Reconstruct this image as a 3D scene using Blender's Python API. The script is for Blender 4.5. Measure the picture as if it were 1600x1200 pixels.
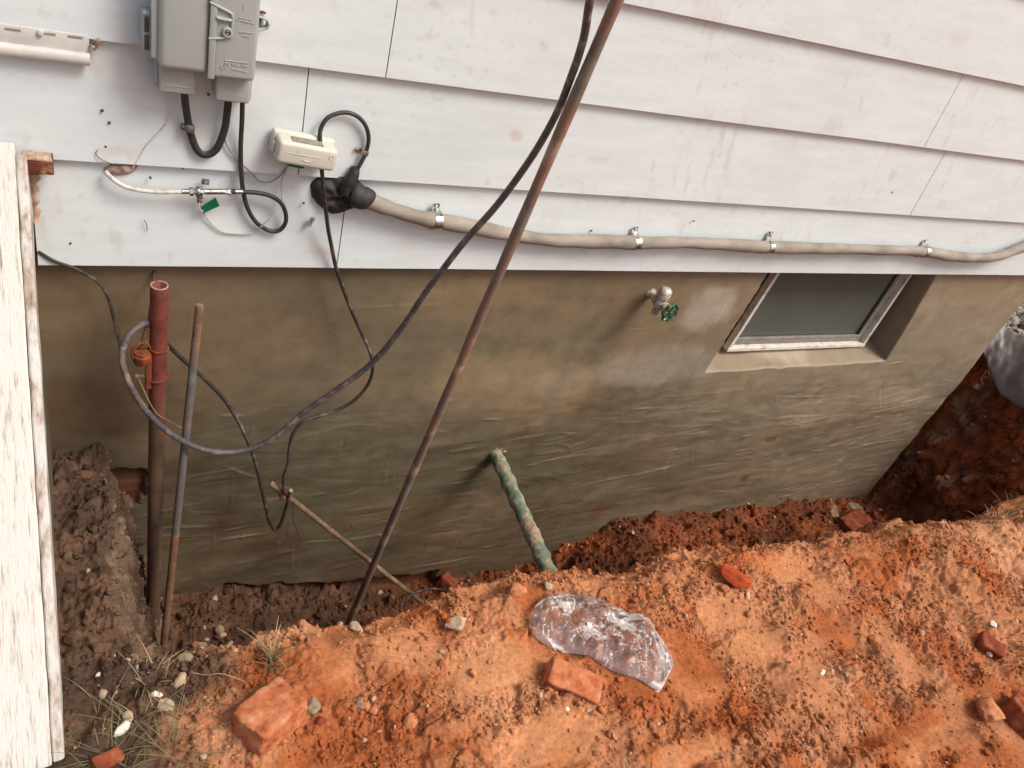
import bpy, bmesh, math, random
import numpy as np
from mathutils import Vector, Matrix, Euler, noise as mnoise
random.seed(7); RNG = np.random.default_rng(11)
S = bpy.context.scene; COL = S.collection
for o in list(bpy.data.objects): bpy.data.objects.remove(o)

# ------------------------------------------------------------------ camera, sky, sun, exposure
F = 1250.0
hx = np.array([2300., -155, F]); vv = np.array([-572., 1616, F])
cX = hx/np.linalg.norm(hx); cZ = -vv/np.linalg.norm(vv); cZ = cZ-cX*(cZ@cX); cZ /= np.linalg.norm(cZ); cY = np.cross(cZ, cX)
R3 = np.array([cX, cY, cZ])
CAM = np.array([0., -1.84, 1.19])
cam = bpy.data.objects.new('camera', bpy.data.cameras.new('camera')); COL.objects.link(cam)
cam.data.sensor_width = 36; cam.data.lens = F/1600*36; cam.data.clip_start = .02; cam.data.clip_end = 500
r_, u_, b_ = R3@[1, 0, 0], R3@[0, -1, 0], R3@[0, 0, -1]
cam.matrix_world = Matrix(((r_[0], u_[0], b_[0], CAM[0]), (r_[1], u_[1], b_[1], CAM[1]), (r_[2], u_[2], b_[2], CAM[2]), (0, 0, 0, 1)))
S.camera = cam
SUN_DIR = Vector((.62, -.62, 1.15)).normalized()
world = bpy.data.worlds.new('World'); S.world = world; world.use_nodes = True
wn = world.node_tree; bg = wn.nodes['Background']
sky = wn.nodes.new('ShaderNodeTexSky'); sky.sky_type = 'NISHITA'; sky.sun_disc = False
sky.sun_elevation = math.asin(SUN_DIR.z); sky.sun_rotation = math.atan2(SUN_DIR.x, SUN_DIR.y)
sky.air_density = 1.0; sky.dust_density = 6.0; sky.ozone_density = 0.8
wn.links.new(sky.outputs[0], bg.inputs[0]); bg.inputs[1].default_value = .115
sun = bpy.data.objects.new('sun', bpy.data.lights.new('sun', 'SUN')); COL.objects.link(sun)
sun.data.energy = 1.9; sun.data.angle = math.radians(22); sun.data.color = (1, .97, .92)
sun.rotation_euler = SUN_DIR.to_track_quat('Z', 'Y').to_euler(); sun.location = (3, -3, 6)
S.view_settings.view_transform = 'Standard'; S.view_settings.look = 'None'; S.view_settings.gamma = 1
S.view_settings.exposure = 0.36
S.render.engine = 'CYCLES'

# ------------------------------------------------------------------ measuring helpers
def W(px, py, y):                       # point of the plane y=const seen in the photo at (px,py)
    d = R3@np.array([px-800., py-600., F]); t = (y-CAM[1])/d[1]; return CAM+d*t
def WZ(px, py, z):
    d = R3@np.array([px-800., py-600., F]); t = (z-CAM[2])/d[2]; return CAM+d*t

# ------------------------------------------------------------------ noise
def h2(ix, iy, s):
    n = (ix.astype(np.int64)*374761393+iy.astype(np.int64)*668265263+s*1274126177) & 0xffffffff
    n = ((n ^ (n >> 13))*1274126177) & 0xffffffff; n = n ^ (n >> 16)
    return (n & 0xffffff)/float(0xffffff)
def vn(x, y, s=0):
    x0 = np.floor(x); y0 = np.floor(y); fx = x-x0; fy = y-y0
    fx = fx*fx*fx*(fx*(fx*6-15)+10); fy = fy*fy*fy*(fy*(fy*6-15)+10)
    a = h2(x0, y0, s); b = h2(x0+1, y0, s); c = h2(x0, y0+1, s); d = h2(x0+1, y0+1, s)
    return a+(b-a)*fx+(c-a)*fy+(a-b-c+d)*fx*fy
def fbm(x, y, o=4, s=0, g=.5):
    r = 0; a = 1; t = 0; ca, sa = math.cos(.7), math.sin(.7)
    for i in range(o):
        r = r+a*vn(x, y, s+i*17); t += a; a *= g; x, y = (x*ca-y*sa)*2.03+5.2, (x*sa+y*ca)*2.03+1.3
    return r/t
def worley(x, y, s=0):
    x0 = np.floor(x); y0 = np.floor(y); f1 = np.full(np.shape(x), 9.); f2 = np.full(np.shape(x), 9.); idv = np.zeros(np.shape(x))
    for i in (-1, 0, 1):
        for j in (-1, 0, 1):
            cx = x0+i; cy = y0+j; r = h2(cx, cy, s+7)
            d = np.hypot(cx+h2(cx, cy, s)-x, cy+h2(cx, cy, s+3)-y)
            m = d < f1; f2 = np.where(m, f1, np.minimum(f2, d)); idv = np.where(m, r, idv); f1 = np.where(m, d, f1)
    return f1, f2, idv
def sst(a, b, x):
    t = np.clip((x-a)/(b-a), 0, 1); return t*t*(3-2*t)
def mix(a, b, t): return a+(b-a)*t

# ------------------------------------------------------------------ materials
def L(c):
    return tuple(((v/255)/12.92 if v/255 <= .04045 else ((v/255+.055)/1.055)**2.4) for v in c)
def mat(name, cols, rough=.6, metal=0., scale=20., detail=6, stretch=(1, 1, 1), bump=.0, bscale=None, bdist=.002, spec=.5, lo=.3, hi=.7, attr=None, coat=0, trans=0, rvar=0.):
    m = bpy.data.materials.new(name); m.use_nodes = True; nt = m.node_tree; N = nt.nodes; K = nt.links; p = N['Principled BSDF']
    tc = N.new('ShaderNodeTexCoord'); mp = N.new('ShaderNodeMapping'); mp.inputs['Scale'].default_value = stretch; K.new(tc.outputs['Object'], mp.inputs[0])
    no = N.new('ShaderNodeTexNoise'); no.inputs['Scale'].default_value = scale; no.inputs['Detail'].default_value = detail; no.inputs['Roughness'].default_value = .6
    K.new(mp.outputs[0], no.inputs[0])
    cr = N.new('ShaderNodeValToRGB'); K.new(no.outputs[0], cr.inputs[0]); el = cr.color_ramp.elements
    n = len(cols)
    while len(el) < n: el.new(.5)
    for i, c in enumerate(cols):
        el[i].position = lo+(hi-lo)*i/max(1, n-1); el[i].color = tuple(c)+(1,)
    out = cr.outputs[0]
    if attr:
        at = N.new('ShaderNodeAttribute'); at.attribute_name = attr; mx = N.new('ShaderNodeMix'); mx.data_type = 'RGBA'; mx.blend_type = 'MULTIPLY'; mx.inputs[0].default_value = 1
        K.new(at.outputs[0], mx.inputs[6]); K.new(out, mx.inputs[7]); out = mx.outputs[2]
    K.new(out, p.inputs['Base Color']); p.inputs['Roughness'].default_value = rough; p.inputs['Metallic'].default_value = metal
    p.inputs['Specular IOR Level'].default_value = spec; p.inputs['Coat Weight'].default_value = coat
    if trans: p.inputs['Transmission Weight'].default_value = trans
    if rvar:
        mr = N.new('ShaderNodeMapRange'); mr.inputs[1].default_value = .3; mr.inputs[2].default_value = .7; mr.inputs[3].default_value = rough-rvar; mr.inputs[4].default_value = rough+rvar
        K.new(no.outputs[0], mr.inputs[0]); K.new(mr.outputs[0], p.inputs['Roughness'])
    if bump:
        nb = N.new('ShaderNodeTexNoise'); nb.inputs['Scale'].default_value = bscale or scale*4; nb.inputs['Detail'].default_value = 8; nb.inputs['Roughness'].default_value = .65; K.new(mp.outputs[0], nb.inputs[0])
        b = N.new('ShaderNodeBump'); b.inputs['Strength'].default_value = bump; b.inputs['Distance'].default_value = bdist
        K.new(nb.outputs[0], b.inputs['Height']); K.new(b.outputs[0], p.inputs['Normal'])
    return m
M = {}
M['siding'] = mat('white_painted_siding', [(.90, .90, .90), (1, 1, 1)], rough=.55, scale=5, stretch=(1, 1, 6), bump=.25, bscale=90, bdist=.0008, attr='tint', spec=.35)
M['parge'] = mat('cement_parging', [(.86, .85, .84), (1, 1, 1), (1.1, 1.09, 1.07)], rough=.58, scale=14, detail=9, bump=.5, bscale=120, bdist=.0012, attr='tint', rvar=.16, spec=.5)
M['soil'] = mat('clay_soil', [(.70, .66, .62), (1, 1, 1), (1.22, 1.25, 1.3)], rough=.95, scale=95, detail=10, bump=.8, bscale=330, bdist=.0025, attr='tint', spec=.02)
M['clod'] = mat('clay_clods', [(.78, .75, .72), (1.1, 1.1, 1.1)], rough=.95, scale=150, bump=.5, bscale=500, bdist=.0015, attr='tint', spec=.02)
M['nid'] = mat('grey_abs_plastic', [L((158, 162, 160)), L((167, 171, 169))], rough=.5, scale=9, bump=.05, bscale=800, bdist=.0004)
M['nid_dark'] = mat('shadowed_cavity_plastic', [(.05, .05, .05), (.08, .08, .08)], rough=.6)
M['cream'] = mat('cream_plastic', [L((200, 197, 182)), L((207, 204, 190))], rough=.45, scale=12, spec=.5)
M['black'] = mat('black_rubber', [(.018, .018, .018), (.045, .043, .04)], rough=.5, scale=60, bump=.1, bscale=300)
M['tar'] = mat('black_duct_sealant', [(.017, .015, .015), (.035, .031, .031)], rough=.6, scale=30, bump=.6, bscale=90, bdist=.003)
M['whitecable'] = mat('white_cable_jacket', [L((150, 135, 120)), L((205, 200, 190)), L((215, 212, 205))], rough=.6, scale=90, lo=.28)
M['greywire'] = mat('grey_wire_jacket', [L((120, 114, 106)), L((160, 154, 145))], rough=.6, scale=60)
M['palewire'] = mat('pale_wire_jacket', [L((175, 168, 158)), L((205, 200, 190))], rough=.5, scale=60)
M['steel'] = mat('galvanised_steel', [(.35, .34, .31), (.62, .61, .57)], rough=.34, metal=1, scale=70, bump=.1, rvar=.12)
M['dullsteel'] = mat('dull_zinc', [(.14, .13, .115), (.36, .34, .31)], rough=.5, metal=.85, scale=80, bump=.2)
M['screw'] = mat('screw_zinc', [(.45, .44, .4), (.7, .69, .66)], rough=.35, metal=1)
M['green'] = mat('green_plastic', [(.0, .11, .035), (.005, .16, .06)], rough=.4, scale=20)
M['conduit'] = mat('taupe_cable_sheath', [L((112, 103, 90)), L((146, 137, 124)), L((165, 156, 144))], rough=.75, scale=13, stretch=(.6, 1, 1.5), bump=.5, bscale=60, bdist=.0015, lo=.25, hi=.75)
M['redpipe'] = mat('red_oxide_pipe', [(.6, .6, .6), (1, 1, 1), (1.2, 1.15, 1.1)], rough=.7, scale=24, bump=.5, bscale=120, attr='tint')
M['redrust'] = mat('red_painted_bolt', [L((80, 42, 32)), L((118, 54, 42))], rough=.8, scale=60, bump=.4)
M['browncrust'] = mat('soil_crusted_pipe', [L((86, 60, 44)), L((126, 88, 64)), L((152, 112, 84))], rough=.9, scale=22, bump=.6, bscale=150)
M['rust'] = mat('orange_rust', [L((60, 32, 20)), L((120, 58, 26)), L((160, 84, 34))], rough=.9, scale=55, bump=.6, bscale=200)
M['bluepipe'] = mat('weathered_grey_blue_rod', [L((128, 100, 78)), L((88, 88, 88)), L((116, 116, 114))], rough=.65, scale=16, stretch=(1, 1, .5), bump=.3, lo=.36, hi=.62)
M['rod'] = mat('rusted_steel_rod', [L((128, 114, 100)), L((110, 98, 88)), L((126, 102, 86)), L((142, 104, 84)), L((160, 142, 122))], rough=.75, scale=6, stretch=(1, 1, 1), bump=.5, bscale=90, lo=.38, hi=.62)
M['rodgrey'] = mat('soil_dusted_rod', [L((84, 64, 50)), L((116, 90, 68)), L((146, 120, 94))], rough=.85, scale=30, bump=.4)
M['cable'] = mat('weathered_black_cable', [L((146, 128, 112)), L((104, 92, 86)), L((78, 74, 76))], rough=.6, scale=34, stretch=(1, 1, 1), bump=.3, lo=.33, hi=.55)
M['darkcable'] = mat('thin_dark_cable', [L((124, 108, 94)), L((78, 66, 58)), L((50, 44, 40))], rough=.6, scale=30, bump=.3, lo=.3, hi=.5)
M['wrap'] = mat('green_pipe_wrap', [L((142, 118, 94)), L((170, 150, 124)), L((150, 146, 120)), L((118, 130, 108)), L((100, 120, 100))], rough=.85, scale=18, detail=10, bump=1, bscale=90, bdist=.006, lo=.36, hi=.58)
M['flake'] = mat('peeling_white_paint', [L((124, 104, 90)), L((176, 164, 150)), L((200, 193, 182)), L((215, 211, 203))], rough=.8, scale=19, detail=15, stretch=(8, .8, .8), bump=1, bscale=60, bdist=.003, lo=.28, hi=.47)
M['greywood'] = mat('weathered_board_edge', [L((130, 100, 84)), L((176, 164, 152)), L((196, 194, 188))], rough=.85, scale=16, detail=10, stretch=(3, 1, 1), bump=.6, bscale=60, lo=.34, hi=.56)
M['barewood'] = mat('bare_pinkish_wood', [L((126, 92, 72)), L((172, 142, 120)), L((200, 180, 160))], rough=.9, scale=30, stretch=(3, 3, .6), bump=.6)
M['brownmetal'] = mat('rusted_brown_flashing', [L((70, 34, 24)), L((105, 52, 36)), L((190, 160, 110))], rough=.6, scale=28, lo=.35, hi=.75, bump=.3)
M['brick'] = mat('orange_clay_brick', [L((118, 62, 40)), L((166, 92, 58)), L((184, 112, 76)), L((192, 126, 90)), L((204, 158, 124))], rough=.92, scale=34, detail=9, bump=.9, bscale=140, bdist=.003, spec=.15)
M['shard'] = mat('fresh_brick_shard', [L((150, 58, 30)), L((186, 84, 48))], rough=.85, scale=40, bump=.5, bscale=200, spec=.2)
M['darkbrick'] = mat('damp_buried_brick', [L((96, 46, 30)), L((132, 66, 44)), L((168, 106, 76))], rough=.9, scale=24, bump=.7, bscale=140, spec=.15)
M['stone'] = mat('buff_stone', [L((132, 112, 92)), L((178, 152, 126)), L((204, 182, 156))], rough=.9, scale=35, bump=.7, bscale=180, spec=.2)
M['claystone'] = mat('clay_crusted_stone', [L((140, 84, 56)), L((184, 122, 86)), L((200, 146, 110))], rough=.95, scale=40, bump=.8, bscale=160, bdist=.003, spec=.1)
M['greystone'] = mat('grey_stone', [L((104, 88, 70)), L((148, 128, 104)), L((168, 150, 126))], rough=.9, scale=40, bump=.6, bscale=180, spec=.2)
M['whitestone'] = mat('chalky_fragment', [L((188, 176, 160)), L((226, 222, 212))], rough=.8, scale=40, bump=.5)
M['gravel'] = mat('river_pebbles', [(.75, .72, .68), (1.05, 1.03, 1.0)], rough=.75, scale=30, attr='tint', bump=.3)
M['sheet'] = mat('grey_plastic_sheeting', [L((96, 90, 84)), L((124, 117, 110)), L((140, 134, 126))], rough=.5, scale=7, bump=.5, bscale=18, bdist=.01)
M['frame'] = mat('dirty_white_window_frame', [L((176, 160, 140)), L((214, 206, 192)), L((224, 218, 206))], rough=.6, scale=26, bump=.2, lo=.3, hi=.6)
M['sash'] = mat('grey_window_sash', [L((120, 112, 106)), L((150, 142, 136))], rough=.5, scale=30)
M['pane'] = mat('dusty_window_glass', [L((92, 93, 86)), L((100, 101, 94))], rough=.30, scale=3, stretch=(1, 1, 1), spec=.5, bump=.0)
M['nickel'] = mat('tarnished_brass_nickel', [(.25, .19, .14), (.62, .54, .45), (.72, .66, .58)], rough=.4, metal=.35, scale=60, bump=.2)
M['wheel'] = mat('chipped_green_enamel', [L((196, 196, 180)), L((58, 96, 70)), L((36, 76, 52))], rough=.45, scale=75, bump=.2, lo=.36, hi=.46)
M['grass'] = mat('dry_green_grass', [L((84, 88, 56)), L((106, 104, 70)), L((140, 124, 90))], rough=.8, scale=18, lo=.35, hi=.65)
M['straw'] = mat('dry_straw', [L((140, 112, 80)), L((182, 156, 118))], rough=.85, scale=18)
M['twine'] = mat('rust_wire_braid', [L((70, 44, 34)), L((112, 78, 62))], rough=.8, scale=100, bump=.6)
M['interior'] = mat('house_core', [(.3, .3, .3), (.32, .32, .32)], rough=.9)
M['mud'] = mat('brown_caulk_smear', [L((120, 92, 80)), L((165, 142, 130)), L((186, 168, 156))], rough=.9, scale=60, bump=.8, bscale=140)

# ------------------------------------------------------------------ object helpers
def prop(o, label=None, cat=None, group=None, kind=None):
    if label: o['label'] = label
    if cat: o['category'] = cat
    if group: o['group'] = group
    if kind: o['kind'] = kind
    return o
def thing(name, loc, label, cat, group=None):
    o = bpy.data.objects.new(name, None); o.empty_display_size = .05; COL.objects.link(o); o.location = tuple(float(v) for v in loc); return prop(o, label, cat, group)
def wloc(p):
    v = Vector((0, 0, 0))
    while p is not None: v = v+p.location; p = p.parent
    return v
def mesh(name, V, Fc, m, parent=None, smooth=True, tint=None, base=None):
    V = np.asarray(V, dtype=np.float64)
    if parent is not None: off = np.array(wloc(parent)); loc = (0, 0, 0)
    else:
        off = np.array([V[:, 0].mean(), V[:, 1].mean(), V[:, 2].min()]) if base is None else np.array(base); loc = tuple(off)
    me = bpy.data.meshes.new(name)
    if isinstance(Fc, np.ndarray):
        n, k = Fc.shape; me.vertices.add(len(V)); me.vertices.foreach_set('co', (V-off).astype(np.float32).ravel())
        me.loops.add(n*k); me.loops.foreach_set('vertex_index', Fc.astype(np.int32).ravel())
        me.polygons.add(n); me.polygons.foreach_set('loop_start', np.arange(0, n*k, k, dtype=np.int32)); me.update(calc_edges=True)
    else:
        me.from_pydata([tuple(v) for v in (V-off)], [], Fc); me.update()
    me.validate()
    if tint is not None:
        a = me.color_attributes.new('tint', 'FLOAT_COLOR', 'POINT'); t = np.ones((len(V), 4), np.float32); t[:, :3] = tint; a.data.foreach_set('color', t.ravel())
    me.materials.append(m)
    me.polygons.foreach_set('use_smooth', np.full(len(me.polygons), bool(smooth)))
    o = bpy.data.objects.new(name, me); COL.objects.link(o)
    if parent is not None: o.parent = parent
    else: o.location = loc
    return o
class B:                                  # collects shapes into one mesh
    def __init__(s): s.v = []; s.f = []
    def add(s, V, Fc):
        k = len(s.v); s.v += [tuple(map(float, v)) for v in V]; s.f += [tuple(int(i)+k for i in f) for f in Fc]; return s
    def box(s, c, h, bev=.0, ax=None, seg=2):
        bm = bmesh.new(); bmesh.ops.create_cube(bm, size=2)
        for v in bm.verts: v.co = Vector((v.co.x*h[0], v.co.y*h[1], v.co.z*h[2]))
        if bev: bmesh.ops.bevel(bm, geom=bm.edges[:], offset=bev, segments=seg, affect='EDGES', profile=.5)
        A = np.array(ax) if ax is not None else np.eye(3)
        bm.verts.index_update(); V = [np.array(c)+v.co.x*A[0]+v.co.y*A[1]+v.co.z*A[2] for v in bm.verts]
        s.add(V, [[v.index for v in f.verts] for f in bm.faces]); bm.free(); return s
    def bb(s, x0, x1, y0, y1, z0, z1, bev=0., seg=2): return s.box(((x0+x1)/2, (y0+y1)/2, (z0+z1)/2), (abs(x1-x0)/2, abs(y1-y0)/2, abs(z1-z0)/2), bev, seg=seg)
    def tube(s, P, r, n=10, flat=1., up=None, cap=True):
        P = np.array(P, float); m = len(P); r = np.full(m, r) if np.isscalar(r) else np.array(r)
        T = np.gradient(P, axis=0); T /= np.linalg.norm(T, axis=1)[:, None]+1e-12
        a = np.array(up if up is not None else ((0, 0, 1) if abs(T[0][2]) < .9 else (1, 0, 0)), float); V = []
        for i in range(m):
            a = a-T[i]*(a@T[i]); a /= np.linalg.norm(a); b = np.cross(T[i], a)
            for k in range(n):
                t = 2*math.pi*k/n; V.append(P[i]+r[i]*(math.cos(t)*a+math.sin(t)*b*flat))
        Fc = [(i*n+k, i*n+(k+1) % n, (i+1)*n+(k+1) % n, (i+1)*n+k) for i in range(m-1) for k in range(n)]
        if cap: Fc += [tuple(range(n))[::-1], tuple((m-1)*n+k for k in range(n))]
        return s.add(V, Fc)
    def cyl(s, p, q, r, n=16, r2=None): return s.tube([p, q], [r, r if r2 is None else r2], n)
    def lathe(s, o, ax, prof, n=20):       # prof: (distance along ax, radius)
        o = np.array(o); ax = np.array(ax, float); ax /= np.linalg.norm(ax)
        a = np.cross(ax, (0, 0, 1) if abs(ax[2]) < .9 else (1, 0, 0)); a /= np.linalg.norm(a); b = np.cross(ax, a); V = []
        for d, r in prof:
            for k in range(n):
                t = 2*math.pi*k/n; V.append(o+ax*d+r*(math.cos(t)*a+math.sin(t)*b))
        m = len(prof); Fc = [(i*n+k, (i+1)*n+k, (i+1)*n+(k+1) % n, i*n+(k+1) % n) for i in range(m-1) for k in range(n)]
        Fc += [tuple(range(n)), tuple((m-1)*n+k for k in range(n))[::-1]]
        return s.add(V, Fc)
    def make(s, name, m, parent=None, smooth=True, base=None, auto=True):
        o = mesh(name, s.v, s.f, m, parent, smooth, base=base)
        if smooth and auto:
            bm = bmesh.new(); bm.from_mesh(o.data); bmesh.ops.recalc_face_normals(bm, faces=bm.faces)
            for e in bm.edges:
                if len(e.link_faces) == 2 and e.calc_face_angle(0) > .7: e.smooth = False
            bm.to_mesh(o.data); bm.free()
        return o
def spline(P, sub=8):
    P = np.array(P, float); Q = np.vstack([2*P[0]-P[1], P, 2*P[-1]-P[-2]]); out = []
    for i in range(1, len(Q)-2):
        a, b, c, d = Q[i-1:i+3]
        for k in range(sub):
            t = k/sub; out.append(.5*((2*b)+(c-a)*t+(2*a-5*b+4*c-d)*t*t+(-a+3*b-3*c+d)*t**3))
    out.append(P[-1]); return np.array(out)
def pxs(pts, sub=8): return spline([W(*p) for p in pts], sub)
def wob(P, amp, fr=9, seed=0):
    P = P.copy()
    for i in range(len(P)):
        v = mnoise.noise_vector(Vector(P[i])*fr+Vector((seed*3.1, 0, 0))); P[i] += np.array(v)*amp
    return P
def grid_faces(nx, ny):
    i = np.arange(nx-1)[:, None]*ny+np.arange(ny-1)[None, :]; i = i.ravel()
    return np.stack([i, i+ny, i+ny+1, i+1], 1)

# ------------------------------------------------------------------ ground: bank, trench, end walls as one sheet
crest_px = [(100, 1150), (230, 1040), (300, 1010), (430, 985), (550, 963), (690, 935), (760, 905), (870, 889), (1000, 887), (1050, 870), (1120, 850), (1330, 828), (1530, 802), (1600, 775)]
cw = np.array([WZ(x, y, -.45) for x, y in crest_px]); cw = cw[np.argsort(cw[:, 0])]
def at(px, py, z=-.45): p = WZ(px, py, z); return p[0], p[1]
bumps = [  # px, py, radius x, radius y (m), height
    (1250, 890, .16, .10, -.020), (1180, 860, .12, .05, .018), (1400, 860, .2, .05, .02), (1500, 900, .10, .12, .028), (1330, 960, .07, .06, .014), (1230, 1000, .06, .05, .012),
    (1110, 1000, .10, .08, -.026), (1060, 1130, .10, .05, -.030), (1150, 1100, .08, .04, -.020), (760, 1050, .12, .10, .014), (640, 1010, .07, .06, .01),
    (1400, 1040, .06, .05, .022), (1480, 1000, .08, .07, .016), (1540, 1070, .05, .05, .020), (1350, 1150, .12, .03, -.030), (1250, 1080, .06, .03, .016), (1500, 1130, .14, .03, -.018), (1450, 1095, .12, .018, .018),
    (1220, 1190, .06, .02, .022), (540, 1160, .1, .05, -.014), (560, 1090, .07, .06, -.010), (300, 1080, .1, .1, -.016), (880, 920, .1, .025, .018), (780, 950, .10, .04, .010), (1560, 830, .12, .1, .03), (950, 1150, .12, .05, .008), (860, 1120, .1, .03, .012), (690, 1110, .08, .04, .012)]
bumps = [(*at(a, b), c, d, e) for a, b, c, d, e in bumps]
smooth_px = [(1240, 890, .10, .06), (1290, 930, .05, .05), (1085, 1050, .09, .08), (780, 1050, .12, .06), (640, 1010, .06, .06), (1130, 960, .08, .05), (1180, 1010, .08, .04), (1450, 1150, .12, .04), (520, 1050, .06, .05), (880, 1160, .14, .05), (1080, 1180, .1, .03)]
smooth_px = [(*at(a, b), c, d) for a, b, c, d in smooth_px]
red_px = [(1085, 1030, .08, .10, 1.0), (1000, 1090, .1, .04, .7), (620, 1080, .08, .05, .7), (1450, 1120, .10, .03, .9), (1130, 1120, .12, .05, .7), (580, 1150, .16, .06, .9), (430, 1050, .14, .06, .8), (1400, 1150, .18, .03, .8), (1000, 930, .1, .04, .4), (1560, 1180, .1, .05, .7), (500, 1090, .1, .05, .7), (700, 1170, .1, .04, .6)]
red_px = [(*at(a, b), c, d, e) for a, b, c, d, e in red_px]
def gsum(x, y, L_):
    r = np.zeros(np.shape(x))
    for g in L_: r = np.maximum(r, np.exp(-((x-g[0])/g[2])**2-((y-g[1])/g[3])**2)*(g[4] if len(g) > 4 else 1))
    return r
def ground_all(x, y):
    x = np.asarray(x, float); y = np.asarray(y, float)
    wx = x+.03*(fbm(x*9, y*9, 3, 5)-.5); wy = y+.03*(fbm(x*9, y*9, 3, 9)-.5)
    yc = np.interp(x, cw[:, 0], cw[:, 1])+.05*(fbm(x*14, y*0, 4, 31)-.5)
    smo = np.clip(gsum(wx, wy, smooth_px)*2.4-.15+.5*(fbm(x*9, y*9, 3, 77)-.5), 0, 1)
    cr = np.clip(1.25*(1-smo)*sst(.34, .62, fbm(x*6, y*6, 4, 41)+.12), 0, 1)       # crumbliness
    bank = -.45+.045*(fbm(x*3.2, y*3.2, 3, 1)-.5)
    for g in bumps: bank = bank+g[4]*np.exp(-((wx-g[0])/g[2])**2-((wy-g[1])/g[3])**2)
    rid = 1-np.abs(2*fbm(x*9, y*11, 4, 21)-1)
    med = .046*(fbm(x*13, y*13, 5, 3)-.5)+.020*(rid-.75)
    f1, f2, i1 = worley(x*34, y*34, 2); g1, g2, i2 = worley(x*80, y*80, 4)
    j1, j2, i4 = worley(x*150, y*150, 14)
    k1, k2, i3 = worley(x*15+.3*vn(x*40, y*40, 8), y*15, 12)
    crumb = .0026*np.clip(1-j1*1.3, 0, 1)**.6*(i4 > .2)+.010*np.clip(1-f1*1.5, 0, 1)**.6*(i1 > .35)*i1+.0048*np.clip(1-g1*1.4, 0, 1)**.6*(i2 > .25)
    slab = .020*(i3-.5)*sst(.02, .10, k2-k1)-.006*(1-sst(.0, .07, k2-k1))
    det = (med*.8+slab*.8)*(.14+.86*cr)+crumb*cr+.003*(fbm(x*60, y*60, 4, 6)-.5)
    # grade rises toward the camera a little and falls away off the crest
    d = y-yc
    bank = bank-.035*sst(-.07, .0, d)+.01*sst(.3, .0, np.abs(d+.12))
    zf = np.interp(x+.08*(fbm(x*6, y*3, 3, 50)-.5), [.1, .35, .7, 1.2, 1.68, 1.95, 2.2, 2.84, 3.4, 3.9, 4.2], [-1.36, -1.37, -1.47, -1.60, -1.62, -1.48, -1.36, -1.44, -1.50, -1.55, -1.58])
    zf = zf+.05*(fbm(x*7, y*7, 4, 51)-.5)
    dd = np.clip(d+.06*(fbm(x*8, y*8, 4, 61)-.5), 0, 9)
    t = sst(0, .30, dd)*.85+sst(0, .09, dd)*.15
    z = mix(bank, zf, t)
    # left end: steep face of dark soil
    xe = x+.07*(fbm(y*9+x*3, x*5, 4, 71)-.5)+.028*(worley(y*22, x*22, 73)[0]-.5)
    top = np.interp(y, [-1.2, -.8, -.4, 0], [-.45, -.47, -.56, -.62])+.03*(fbm(x*20, y*20, 4, 75)-.5)
    te = sst(.035, .20, xe); zl = mix(top, z, te**.8)
    lw = 1-sst(.17, .24, x); z = np.where(d > -.05, mix(z, zl, lw*sst(-.05, .03, d)), z)
    # right end: face of red soil past the house corner
    xr = x+.16*(fbm(y*6, x*6, 4, 81)-.5)+.05*(fbm(y*22, x*22, 3, 82)-.5)
    tr = sst(4.12, 4.62, xr)**.8; gr = -.46+.03*(fbm(x*12, y*12, 3, 83)-.5)
    inpit = sst(-.02, .05, d)
    z = np.where(x > 3.9, mix(z, mix(z, gr, tr), inpit), z)
    ty = sst(.7, 1.15, y); z = np.where(x > 3.9, mix(z, gr, ty), z)
    amp = 1+.8*sst(.05, .3, dd)
    z = z+det*amp
    z = np.where((x < 4.03) & (y > .06), -1.9, z)
    far = np.maximum(np.abs(x-2)-3.2, np.maximum(-1.8-y, y-2.4)); z = mix(z, -.46, sst(0, 1.5, far))
    return z, d, cr, smo, te, tr, i1, rid
def gz(x, y): return ground_all(np.array([x]), np.array([y]))[0][0]
def G(px, py):
    d = R3@np.array([px-800., py-600., F]); d /= np.linalg.norm(d); t = np.linspace(1.0, 5.5, 1500)
    P = CAM+t[:, None]*d; z = ground_all(P[:, 0], P[:, 1])[0]; k = int(np.argmax(P[:, 2] < z)); return P[k]
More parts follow.
